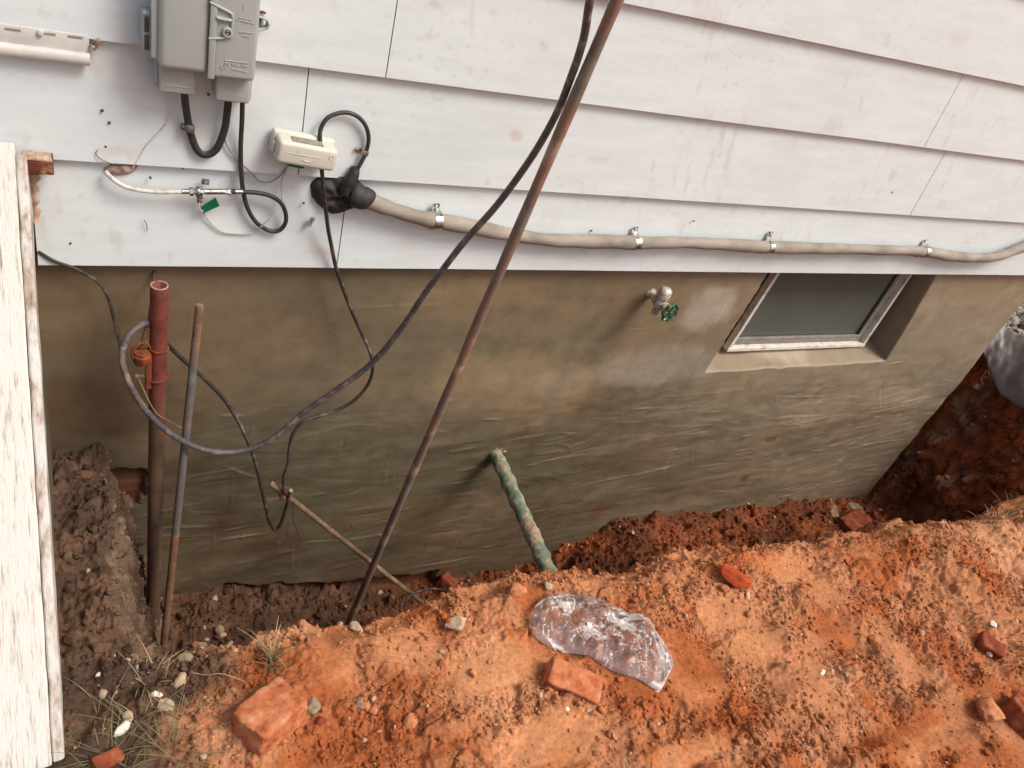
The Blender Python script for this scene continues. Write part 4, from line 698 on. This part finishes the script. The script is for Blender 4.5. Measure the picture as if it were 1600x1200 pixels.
# ------------------------------------------------------------------ stones, bricks
def rock(name, px, py, w, h, d, m, label, cat='stone', seed=0, sink=.35, rotz=None, cuts=7, rough=.12, group=None, sub=4):
    c = G(px, py); bm = bmesh.new(); bmesh.ops.create_icosphere(bm, subdivisions=sub, radius=1); r = random.Random(seed*7+1); pl = [(Vector([r.gauss(0, 1) for _ in range(3)]).normalized(), r.uniform(.55, .85)) for _ in range(cuts)]
    rz = r.uniform(0, 3.14) if rotz is None else rotz; Rm = Matrix.Rotation(rz, 3, 'Z')
    for v in bm.verts:
        p_ = v.co.copy()
        for n_, dd in pl:
            k = p_.dot(n_)
            if k > dd: p_ -= n_*(k-dd)*.92
        p_ *= 1+rough*mnoise.fractal(p_*2.2+Vector((seed, 0, 0)), .9, 2, 5)
        v.co = Rm@Vector((p_.x*w/2, p_.y*h/2, p_.z*d/2))
    bm.verts.index_update(); V = [np.array(c)+(0, 0, d*(.5-sink))+np.array(v.co) for v in bm.verts]; Fc = [[v.index for v in f.verts] for f in bm.faces]; bm.free()
    return prop(mesh(name, V, Fc, m), label, cat, group)
def brick(px, py, dims, rot, m, label, sink=.3, seed=0, chip=.25, cat='brick', name='brick', dz=0, am=.0035):
    c = G(px, py); bm = bmesh.new(); bmesh.ops.create_cube(bm, size=2); bmesh.ops.subdivide_edges(bm, edges=bm.edges[:], cuts=15, use_grid_fill=True)
    Rm = Euler(rot).to_matrix(); r = random.Random(seed); pl = []
    for k in range(5):
        s_ = Vector((r.choice((-1, 1)), r.choice((-1, 1)), r.choice((-1, 1)))).normalized(); n_ = (s_+Vector([r.uniform(-.5, .5) for _ in range(3)])).normalized(); pl.append((n_, 1.72*(1-chip*r.uniform(.3, .9)*.5)))
    V = []
    bm.verts.index_update()
    for v in bm.verts:
        p_ = v.co.copy(); rd = .15; q_ = Vector([max(-1+rd, min(1-rd, t)) for t in p_]); dl = p_-q_
        if dl.length > 0: p_ = q_+dl.normalized()*rd
        for n_, dd in pl:
            k = p_.dot(n_)
            if k > dd: p_ -= n_*(k-dd)
        w_ = Vector((p_.x*dims[0]/2, p_.y*dims[1]/2, p_.z*dims[2]/2)); w_ += Vector(mnoise.noise_vector(w_*38+Vector((seed, 0, 0))))*am+Vector(mnoise.noise_vector(w_*120))*am*.35
        V.append(np.array(c)+np.array(Rm@w_)+(0, 0, dims[2]*(.5-sink)+dz))
    Fc = [[v.index for v in f.verts] for f in bm.faces]; bm.free(); return prop(mesh(name, V, Fc, m), label, cat)
brick(420, 1132, (.122, .094, .076), (-.16, .10, .52), M['brick'], 'broken orange brick lying on the soil at the bottom left', .16, 4, .35, am=.005)
brick(893, 1066, (.135, .066, .070), (.25, .12, -.62), M['brick'], 'half buried red brick just below the clear plastic bag', .55, 6, .3)
brick(1545, 1010, (.075, .05, .06), (.2, .1, -.9), M['darkbrick'], 'half buried brick crusted with white mortar below the white shard', .6, 8, .3)
brick(1592, 1125, (.08, .10, .07), (.1, .3, .3), M['darkbrick'], 'brick corner at the right edge next to the round clay clod', .35, 9, .3)
p_ = W(690, 922, -.30); brick(690, 925, (.05, .075, .16), (.1, .3, .5), M['darkbrick'], 'broken orange brick standing in the trench behind the bent black wire', .5, 12, .3)
brick(1335, 815, (.20, .10, .07), (.05, -.05, .15), M['darkbrick'], 'dark red brick on the trench floor below the wall corner', .62, 13, .3)
brick(165, 1192, (.05, .03, .04), (.3, .2, .4), M['darkbrick'], 'small bright orange brick bit at the bottom left among grass', .4, 15, .3)
rock('brick_shard', 1146, 905, .100, .070, .040, M['shard'], 'bright orange brick shard on the bank top', 'brick shard', 31, .15, -.95, cuts=10, rough=.08)
rock('brick_shard', 1277, 988, .013, .012, .010, M['shard'], 'tiny orange brick chip in the crumbly middle of the bank', 'brick shard', 32, .2)
rock('white_shard', 1550, 977, .040, .020, .014, M['whitestone'], 'bright white shard on the right side of the bank', 'shard', 33, .1, .5, cuts=10)
rock('mortar_lump', 1541, 1024, .026, .016, .014, M['whitestone'], 'white mortar lump on the half buried brick under the white shard', 'mortar', 34, -.4)
st_ = [(556, 984, .036, .026, .020, 'stone', 'buff angular stone near the bank edge left of centre'), (712, 977, .050, .040, .028, 'stone', 'large buff stone left of the plastic bag'), (806, 926, .055, .038, .026, 'claystone', 'clay coated stone at the bank edge beside the bag top'), (855, 916, .022, .020, .016, 'stone', 'small buff stone behind the bag top'),
       (487, 1104, .036, .030, .022, 'greystone', 'grey white stone touching the right end of the broken brick'), (281, 1067, .034, .026, .022, 'stone', 'pinkish oblong stone above the round stone'), (258, 1109, .034, .032, .024, 'stone', 'round pinkish stone at lower left'), (200, 1122, .024, .018, .016, 'stone', 'upper part of the pale stone pair beside the grass'), (192, 1140, .036, .018, .016, 'whitestone', 'pale oblong stone lying in the grass at lower left'),
       (245, 1085, .022, .012, .010, 'whitestone', 'small white chip between the two pinkish stones'), (240, 1008, .030, .026, .020, 'greystone', 'grey stone at the foot of the leaning rod'), (207, 1031, .026, .018, .014, 'greystone', 'flat grey stone in the dark soil left of the rods'), (154, 1056, .012, .009, .008, 'whitestone', 'tiny white chip in the dark soil at far left'),
       (343, 985, .030, .024, .018, 'greystone', 'grey stone topmost of the cluster right of the rods'), (347, 993, .026, .018, .014, 'stone', 'pale stone lying against the grey stone right of the rods'), (322, 1000, .018, .014, .012, 'stone', 'small round stone left of the cluster by the rods'), (357, 1010, .036, .018, .012, 'stone', 'flat pale stone below the cluster by the rods'), (290, 1031, .028, .022, .018, 'greystone', 'rough grey green stone above the pinkish oblong stone'),
       (305, 1008, .02, .018, .014, 'claystone', 'brown stone just right of the leaning rod foot'), (563, 1102, .022, .018, .014, 'greystone', 'grey pebble at the centre of the pebble pile'), (582, 1112, .020, .016, .014, 'claystone', 'brown pebble right of the pebble pile'), (500, 1128, .018, .018, .014, 'darkbrick', 'dark red pebble below the grey white stone'), (641, 1128, .034, .024, .018, 'claystone', 'pinkish clay lump in the red hollow'),
       (1130, 920, .026, .022, .020, 'claystone', 'greyish clay stone tucked left of the orange shard'), (1540, 1118, .085, .060, .060, 'claystone', 'large rounded clay clod at the lower right'), (1285, 1051, .028, .010, .008, 'whitestone', 'pale sliver on the bank right of centre'), (1300, 1049, .008, .016, .006, 'whitestone', 'narrow pale sliver upright beside the larger sliver'), (1322, 1054, .012, .010, .008, 'stone', 'small cream pebble right of the pale slivers'),
       (920, 1112, .022, .010, .010, 'stone', 'flat cream pebble below the half buried brick'), (885, 1108, .011, .010, .008, 'whitestone', 'tiny whitish pebble left of the flat cream pebble'), (370, 803, .01, .01, .01, 'stone', None), (1050, 977, .018, .014, .01, 'claystone', 'small clay pebble right of the bag'), (705, 975, .0, 0, 0, 'stone', None), (1365, 1002, .030, .03, .02, 'claystone', 'round clay lump right of the smooth patch'), (1258, 992, .022, .018, .016, 'claystone', 'brown pebble just left of the orange chip'),
       (1500, 985, .03, .026, .02, 'claystone', 'mauve clay lump left of the white shard'), (1420, 800, .045, .03, .02, 'greystone', None), (1300, 795, .10, .07, .05, 'greystone', None), (660, 1015, .012, .012, .01, 'claystone', 'little brown pebble on the smooth tan slope'), (690, 1018, .012, .008, .006, 'stone', 'cream chip on the tan slope left of the bag'), (365, 1078, .012, .010, .008, 'greystone', 'small grey green chip above the broken brick'), (905, 1010, 0, 0, 0, 'stone', None)]
for i, (px, py, w, h, d, m, lab) in enumerate(st_):
    if lab is None or w == 0: continue
    w, h, d = w*1.2, h*1.25, d*1.25; rock('stone', px, py, w, h, d, M[m], lab, 'stone', 50+i, .3, sub=3 if w < .03 else 4, cuts=8)
for i, (px, py, w, h, d, m, lab) in enumerate([(1335, 795, .10, .07, .05, 'greystone', 'grey cement lump at the foot of the wall corner'), (1303, 800, .12, .06, .04, 'greystone', 'flat grey cement lump left of the wall corner foot'), (1376, 798, .035, .02, .02, 'whitestone', 'pale chip beyond the wall corner foot'), (1525, 605, .06, .04, .04, 'greystone', 'grey stone in the earth face under the plastic sheet')]):
    rock('cement_lump' if i < 2 else 'stone', px, py, w, h, d, M[m], lab, 'cement lump' if i < 2 else 'stone', 120+i, .35)

# loose crumbs: uncountable clods and grit over bank and trench
def ico():
    bm = bmesh.new(); bmesh.ops.create_icosphere(bm, subdivisions=1, radius=1); V = np.array([v.co for v in bm.verts]); Fc = np.array([[v.index for v in f.verts] for f in bm.faces]); bm.free(); return V, Fc
IV, IF = ico()
def scatter(name, X_, Y_, R_, tint, m, zoff=.25, label=None, cat=None, sq=.7, zz=None):
    n = len(X_); z = ground_all(X_, Y_)[0] if zz is None else zz; nv = len(IV)
    A_ = RNG.normal(size=(n, 3, 3)); Q, _ = np.linalg.qr(A_); sc = np.stack([RNG.uniform(.7, 1.3, n), RNG.uniform(.6, 1.1, n), RNG.uniform(.45, .9, n)], 1)*R_[:, None]
    loc = IV[None]*(1+RNG.uniform(-.22, .22, (n, nv))[..., None])*sc[:, None, :]; loc = np.einsum('nij,nvj->nvi', Q, loc)
    V = loc+np.stack([X_, Y_, z+R_*zoff], 1)[:, None, :]; Fc = (IF[None]+(np.arange(n)*nv)[:, None, None]).reshape(-1, 3)
    return mesh(name, V.reshape(-1, 3), Fc, m, smooth=False, tint=np.repeat(tint, nv, 0))
def pick(n, x0, x1, y0, y1, f):
    X_ = RNG.uniform(x0, x1, n); Y_ = RNG.uniform(y0, y1, n); a = ground_all(X_, Y_); k = RNG.random(n) < f(X_, Y_, a); return X_[k], Y_[k]
X1, Y1 = pick(80000, -.1, 3.2, -1.68, -.72, lambda x, y, a: np.clip(.05+.9*a[2]*sst(.40, .62, fbm(x*10, y*10, 4, 501))+.5*(a[1] > -.06)*sst(.4, .6, fbm(x*12, y*12, 3, 503)), 0, 1)*(a[1] < .12))
R1 = np.clip(RNG.lognormal(-6.15, .62, len(X1)), .0010, .013)
def crumb_tint(x, y):
    a = ground_all(x, y); c = soil_colour(x, y, a); t = c*RNG.uniform(.82, 1.22, (len(x), 1)); k = RNG.random(len(x)) < .035; t[k] = mix(t[k], np.array([.55, .42, .30]), .7); return np.clip(t, .01, 1)
prop(scatter('bank_crumbs', X1, Y1, R1, crumb_tint(X1, Y1), M['clod']), 'loose orange clay crumbs and grit covering the bank', 'soil crumbs', kind='stuff')
IV0, IF0 = IV, IF
bm = bmesh.new(); bmesh.ops.create_icosphere(bm, subdivisions=2, radius=1); IV = np.array([v.co for v in bm.verts]); IF = np.array([[v.index for v in f.verts] for f in bm.faces]); bm.free()
cl_px = [(1165, 930, .035), (1215, 960, .05), (1250, 985, .05), (1370, 930, .07), (1450, 960, .07), (560, 1100, .03), (850, 1075, .02), (1020, 900, .06), (900, 905, .05), (640, 985, .06), (1420, 870, .09), (1560, 940, .07), (1080, 1115, .06), (1200, 1125, .05), (980, 1130, .06), (330, 1020, .07), (240, 1040, .06), (560, 975, .05), (1520, 1060, .06), (300, 1090, .06)]
XM = []; YM = []
for px, py, sg in cl_px:
    c_ = at(px, py); nn_ = int(16+260*sg); XM += list(c_[0]+RNG.normal(0, sg, nn_)); YM += list(c_[1]+RNG.normal(0, sg*.5, nn_))
XM = np.array(XM); YM = np.array(YM); RM = np.clip(RNG.lognormal(-5.25, .40, len(XM)), .003, .0115)
tm = crumb_tint(XM, YM)
o = scatter('bank_clods', XM, YM, RM, tm, M['clod'], .15); o.data.polygons.foreach_set('use_smooth', np.ones(len(o.data.polygons), bool)); prop(o, 'small rounded clay clods gathered in drifts over the bank', 'soil clods', kind='stuff')
IV, IF = IV0, IF0
X2, Y2 = pick(16000, -.05, 4.6, -.85, .0, lambda x, y, a: np.clip(.15+.8*(a[1] > .1), 0, 1)*(a[1] > .05)*.6)
R2 = np.clip(RNG.lognormal(-5.2, .55, len(X2)), .002, .022)
prop(scatter('trench_crumbs', X2, Y2, R2, crumb_tint(X2, Y2), M['clod']), 'loose dark earth clods along the trench floor and end faces', 'soil clods', kind='stuff')

gvr = gv.reshape(len(gx), len(gy), 3)
for nm, msk_, nn_, mu, lab in (('left_face_clods', stL > .3, 3400, -5.35, 'dark lumpy clods clinging to the earth face at the left end of the trench'), ('right_face_clods', (stR > .3)*(ga[5] > .1), 3200, -4.95, 'red brown clods clinging to the earth face beyond the house corner')):
    ii = np.argwhere(msk_); ii = ii[RNG.choice(len(ii), nn_)]; P_ = gvr[ii[:, 0], ii[:, 1]]; cc_ = gc.reshape(len(gx), len(gy), 3)[ii[:, 0], ii[:, 1]]*RNG.uniform(.8, 1.4, (nn_, 1))
    prop(scatter(nm.split('_')[1]+'_clods' if 0 else 'earth_face_clods', P_[:, 0], P_[:, 1], np.clip(RNG.lognormal(mu, .5, nn_), .002, .022), np.clip(cc_, .01, 1), M['clod'], .0, zz=P_[:, 2]), lab, 'soil clods', kind='stuff')
# ------------------------------------------------------------------ gravel and plastic sheet past the corner
XG = RNG.uniform(4.30, 5.6, 5200); YG = RNG.uniform(-.05, 1.9, 5200); k = (XG > 4.44+.12*fbm(YG*5, YG*0, 2, 601)); XG = XG[k]; YG = YG[k]
Rg = RNG.uniform(.017, .034, len(XG)); tg = RNG.uniform(.20, .52, (len(XG), 1))*np.array([1, .90, .77]); 
prop(scatter('gravel', XG, YG, Rg, tg, M['gravel'], .3), 'rounded pale river pebbles beyond the house corner at the right edge', 'gravel', kind='stuff')
sp = [(1536, 545), (1545, 575), (1558, 605), (1588, 634), (1640, 640)]; su = [(1560, 500), (1580, 515), (1610, 525), (1650, 530), (1700, 540)]
def RP(px, py, x): d = R3@np.array([px-800., py-600., F]); t = (x-CAM[0])/d[0]; return CAM+d*t
nu, nv_ = 40, 24; lowc = spline([RP(px, py, 4.34+.015*i) for i, (px, py) in enumerate(sp)], 10); upc = spline([RP(px, py, 4.47+.02*i) for i, (px, py) in enumerate(su)], 10); lowc = lowc[np.linspace(0, len(lowc)-1, nu).astype(int)]; upc = upc[np.linspace(0, len(upc)-1, nu).astype(int)]
V = []
for side in (0, 1):
    for i in range(nu):
        for j in range(nv_):
            t = j/(nv_-1); p_ = mix(lowc[i], upc[i], t); f_ = .02*mnoise.fractal(Vector((i*.12, t*1.6, 2)), 1, 2, 3); V.append(p_+np.array([-.5, -.3, .8])*(f_+.02*math.sin(math.pi*t))+np.array([.002, .001, -.003])*side)
n0 = nu*nv_; Fc = grid_faces(nu, nv_).tolist(); Fc += [[b_+n0 for b_ in f[::-1]] for f in Fc]
for i in range(nu-1): Fc += [[i*nv_, n0+i*nv_, n0+(i+1)*nv_, (i+1)*nv_], [i*nv_+nv_-1, (i+1)*nv_+nv_-1, n0+(i+1)*nv_+nv_-1, n0+i*nv_+nv_-1]]
for j in range(nv_-1): Fc += [[j, j+1, n0+j+1, n0+j], [(nu-1)*nv_+j, n0+(nu-1)*nv_+j, n0+(nu-1)*nv_+j+1, (nu-1)*nv_+j+1]]
prop(mesh('plastic_sheet', V, Fc, M['sheet']), 'grey plastic sheet draped over the pit edge below the pebbles', 'plastic sheet')

# ------------------------------------------------------------------ clear plastic bag
mb = bpy.data.materials.new('clear_plastic_film'); mb.use_nodes = True; N = mb.node_tree.nodes; K = mb.node_tree.links; out = N['Material Output']; N.remove(N['Principled BSDF'])
tr_ = N.new('ShaderNodeBsdfTransparent'); tr_.inputs[0].default_value = (.975, .965, .955, 1); gl = N.new('ShaderNodeBsdfGlossy'); gl.inputs['Roughness'].default_value = .13; gl.inputs[0].default_value = (1, .97, .93, 1)
df = N.new('ShaderNodeBsdfDiffuse'); df.inputs[0].default_value = (.9, .88, .85, 1); tl_ = N.new('ShaderNodeBsdfTranslucent'); tl_.inputs[0].default_value = (.7, .68, .7, 1); m0 = N.new('ShaderNodeMixShader'); m0.inputs[0].default_value = .3; K.new(df.outputs[0], m0.inputs[1]); K.new(tl_.outputs[0], m0.inputs[2])
fr = N.new('ShaderNodeFresnel'); fr.inputs[0].default_value = 1.5; mA = N.new('ShaderNodeMixShader'); K.new(fr.outputs[0], mA.inputs[0]); K.new(tr_.outputs[0], mA.inputs[1]); K.new(gl.outputs[0], mA.inputs[2])
at_ = N.new('ShaderNodeAttribute'); at_.attribute_name = 'tint'; mB = N.new('ShaderNodeMixShader'); K.new(at_.outputs['Fac'], mB.inputs[0]); K.new(mA.outputs[0], mB.inputs[1]); K.new(m0.outputs[0], mB.inputs[2]); K.new(mB.outputs[0], out.inputs[0])
up_px = [(827, 975), (831, 955), (845, 938), (870, 928), (900, 931), (930, 936), (960, 948), (985, 960), (1010, 966), (1024, 985), (1036, 1010), (1047, 1032), (1049, 1045)]
lo_px = [(827, 975), (833, 992), (850, 1006), (880, 1020), (900, 1021), (918, 1024), (935, 1036), (955, 1048), (980, 1056), (998, 1062), (1018, 1075), (1032, 1078), (1049, 1045)]
U_ = spline([WZ(a, b, -.45) for a, b in up_px], 12); D_ = spline([WZ(a, b, -.45) for a, b in lo_px], 12); nu, nv_ = 150, 90
U_ = U_[np.linspace(0, len(U_)-1, nu).astype(int)]; D_ = D_[np.linspace(0, len(D_)-1, nu).astype(int)]
vv_ = np.linspace(0, 1, nv_)[None, :, None]; PB = D_[:, None, :]*(1-vv_)+U_[:, None, :]*vv_; bx_, by_ = PB[..., 0], PB[..., 1]
def gzs(x, y):
    s = 0
    for k in range(12): a = k*2.4; q = .035*math.sqrt((k+.5)/12); s = s+ground_all(x+q*math.cos(a), y+q*math.sin(a))[0]
    for _ in range(10): s = s.copy(); s[1:-1, 1:-1] = (s[:-2, 1:-1]+s[2:, 1:-1]+s[1:-1, :-2]+s[1:-1, 2:]+s[1:-1, 1:-1])/5
    return s/12+.004
base = gzs(bx_, by_)
# re-aim the outline for the true ground height so the bag keeps its place
sh = (base+.45)[..., None]; dirs = (PB-CAM); PB = PB+dirs*(sh/(dirs[..., 2:3])); bx_, by_ = PB[..., 0], PB[..., 1]; base = gzs(bx_, by_)
uu = np.linspace(0, 1, nu)[:, None]; prof = (np.sin(np.pi*np.linspace(0, 1, nv_))[None, :]**.45)*(np.sin(np.pi*np.clip(uu, .002, .998))**.35)
cru = np.zeros_like(bx_); crease = np.zeros_like(bx_)
for k in range(20):
    an = RNG.uniform(0, math.pi); lam = RNG.uniform(.03, .13); ph = RNG.uniform(0, 1); wx_ = bx_+.012*(fbm(bx_*25, by_*25, 2, 700+k)-.5)
    s_ = (wx_*math.cos(an)+by_*math.sin(an))/lam+ph; tri = 2*np.abs(s_-np.floor(s_+.5)); msk = sst(.45, .62, fbm(bx_*14, by_*14, 2, 760+k)); cru += msk*(tri-.5)*lam*.17
    crease = np.maximum(crease, sst(.5, .7, fbm(bx_*12, by_*12, 2, 780+k))*np.clip(1-(tri if k % 2 else 1-tri)*lam/.0022, 0, 1))
cru = cru/1.4; hb = prof*(.034+1.25*cru)+.003
top = np.stack([bx_, by_, base+np.maximum(hb, .002)], -1); tn = np.clip(.07+.85*crease*sst(.35, .6, fbm(bx_*30, by_*30, 3, 788))+.60*sst(.60, .74, fbm(bx_*13+by_*9, by_*22, 5, 790))+.30*(1-prof)**2, 0, .85)
bt = np.stack([bx_, by_, base-.003+.002*prof], -1)
f0 = grid_faces(nu, nv_); V = np.concatenate([top.reshape(-1, 3), bt.reshape(-1, 3)]); Fc = np.concatenate([f0, f0[:, ::-1]+nu*nv_]); tt = np.concatenate([tn.ravel(), np.full(nu*nv_, .04)])
prop(mesh('plastic_bag', V, Fc, mb, smooth=False, tint=tt[:, None].repeat(3, 1)), 'crumpled clear plastic bag lying on the orange bank', 'plastic bag')

# ------------------------------------------------------------------ grass
def tuft(name, px, py, n, ln, spread, label, cat, m, group=None, lean=(0, 0), rad=.02, width=.0016, kind=None):
    V = []; Fc = []; r = random.Random(px)
    for i in range(n):
        c = G(px+0, py+0) if i == 0 else c0; c0 = c
        a = r.uniform(0, 6.283); rr = rad*math.sqrt(r.random()); bx0, by0 = c[0]+rr*math.cos(a), c[1]+rr*math.sin(a); z = gz(bx0, by0)-.003
        l = ln*r.uniform(.45, 1.15); az = a+r.gauss(0, .5); out_ = spread*r.uniform(.3, 1.2); w = width*r.uniform(.6, 1.2); k0 = len(V); dx, dy = math.cos(az)*out_+lean[0], math.sin(az)*out_+lean[1]; sx, sy = -math.sin(az), math.cos(az)
        for j in range(7):
            t = j/6; h = l*(t-.55*min(1.3, math.hypot(dx, dy))*t*t*.9); x = bx0+dx*l*t*t*.9+dx*l*t*.25; y = by0+dy*l*t*t*.9+dy*l*t*.25; ww = w*(1-t)**.6+.0002
            V += [(x-sx*ww, y-sy*ww, z+h), (x, y, z+h-ww*.5), (x+sx*ww, y+sy*ww, z+h)]
        for j in range(6):
            k = k0+j*3; Fc += [(k, k+1, k+4, k+3), (k+1, k+2, k+5, k+4)]
    return prop(mesh(name, V, Fc, m), label, cat, group, kind)
tuft('grass_tuft', 425, 1038, 26, .075, .75, 'sparse green tuft just above the broken orange brick', 'grass tuft', M['grass'], rad=.010, lean=(.0, -.1))
tuft('grass_tuft', 424, 1024, 16, .07, .9, 'dry straw coloured tuft on the red slope by the trench', 'grass tuft', M['straw'], rad=.008, lean=(.1, .2))
tuft('grass_tuft', 1588, 808, 60, .11, .8, 'pale green tuft on the bank at the right edge', 'grass tuft', M['grass'], rad=.05)
tuft('grass_tuft', 1560, 812, 30, .06, 1.0, 'low dry tuft on the bank just left of the pale green tuft', 'grass tuft', M['straw'], rad=.05)
for i, (px, py, n, l, lab) in enumerate([(215, 1150, 30, .06, 'flattened green grass patch around the pale oblong stone'), (170, 1185, 34, .06, 'green grass patch at the bottom left corner beside the bulkhead'), (300, 1128, 22, .05, 'short green grass right of the round pinkish stone'), (262, 1180, 30, .07, 'long green grass blades at the bottom edge'), (225, 1068, 16, .055, 'thin green grass around the small white chips'), (150, 1120, 16, .05, 'sparse dark green grass in the dark soil by the bulkhead')]):
    tuft('grass_patch', px, py, n, l, 1.5, lab, 'grass', M['grass' if i != 4 else 'straw'], rad=.045, width=.0009)
for i, (px, py, ln_r, lab) in enumerate([(1010, 905, .07, 'thin pale root lying on the crest behind the bag'), (1250, 845, .06, 'thin pale root near the crest left of the smooth patch'), (700, 1095, .08, 'thin pale root on the tan slope left of the half buried brick'), (1420, 1010, .06, 'thin pale root in the crumbly mound at the right'), (960, 1160, .07, 'thin pale root near the bottom edge below the bag')]):
    p0 = G(px, py); a_ = RNG.uniform(0, 6.28); pts_ = []
    for t in np.linspace(0, 1, 9): x_ = p0[0]+ln_r*t*math.cos(a_)+.006*math.sin(t*7+i); y_ = p0[1]+ln_r*t*math.sin(a_)+.006*math.cos(t*5+i); pts_.append((x_, y_, gz(x_, y_)+.003+.004*math.sin(t*3.1)))
    b = B(); b.tube(spline(pts_, 3), .0009, 5); prop(b.make('root', M['straw']), lab, 'root')
for i, (pts, lab) in enumerate([([(296, 1052), (320, 1057), (345, 1055), (368, 1062), (382, 1068)], 'dry straw stalk on the red soil above the brick'), ([(212, 1062), (224, 1070), (232, 1085), (238, 1105)], 'curved dry stem left of the pinkish stones'), ([(944, 885), (955, 895), (963, 905), (967, 915)], 'dry grass stalk at the bank edge right of the green pipe')]):
    P = spline([G(*p)+(0, 0, .006) for p in pts], 6); b = B(); b.tube(P, .0012, 5); prop(b.make('straw_stalk', M['straw']), lab, 'stalk')
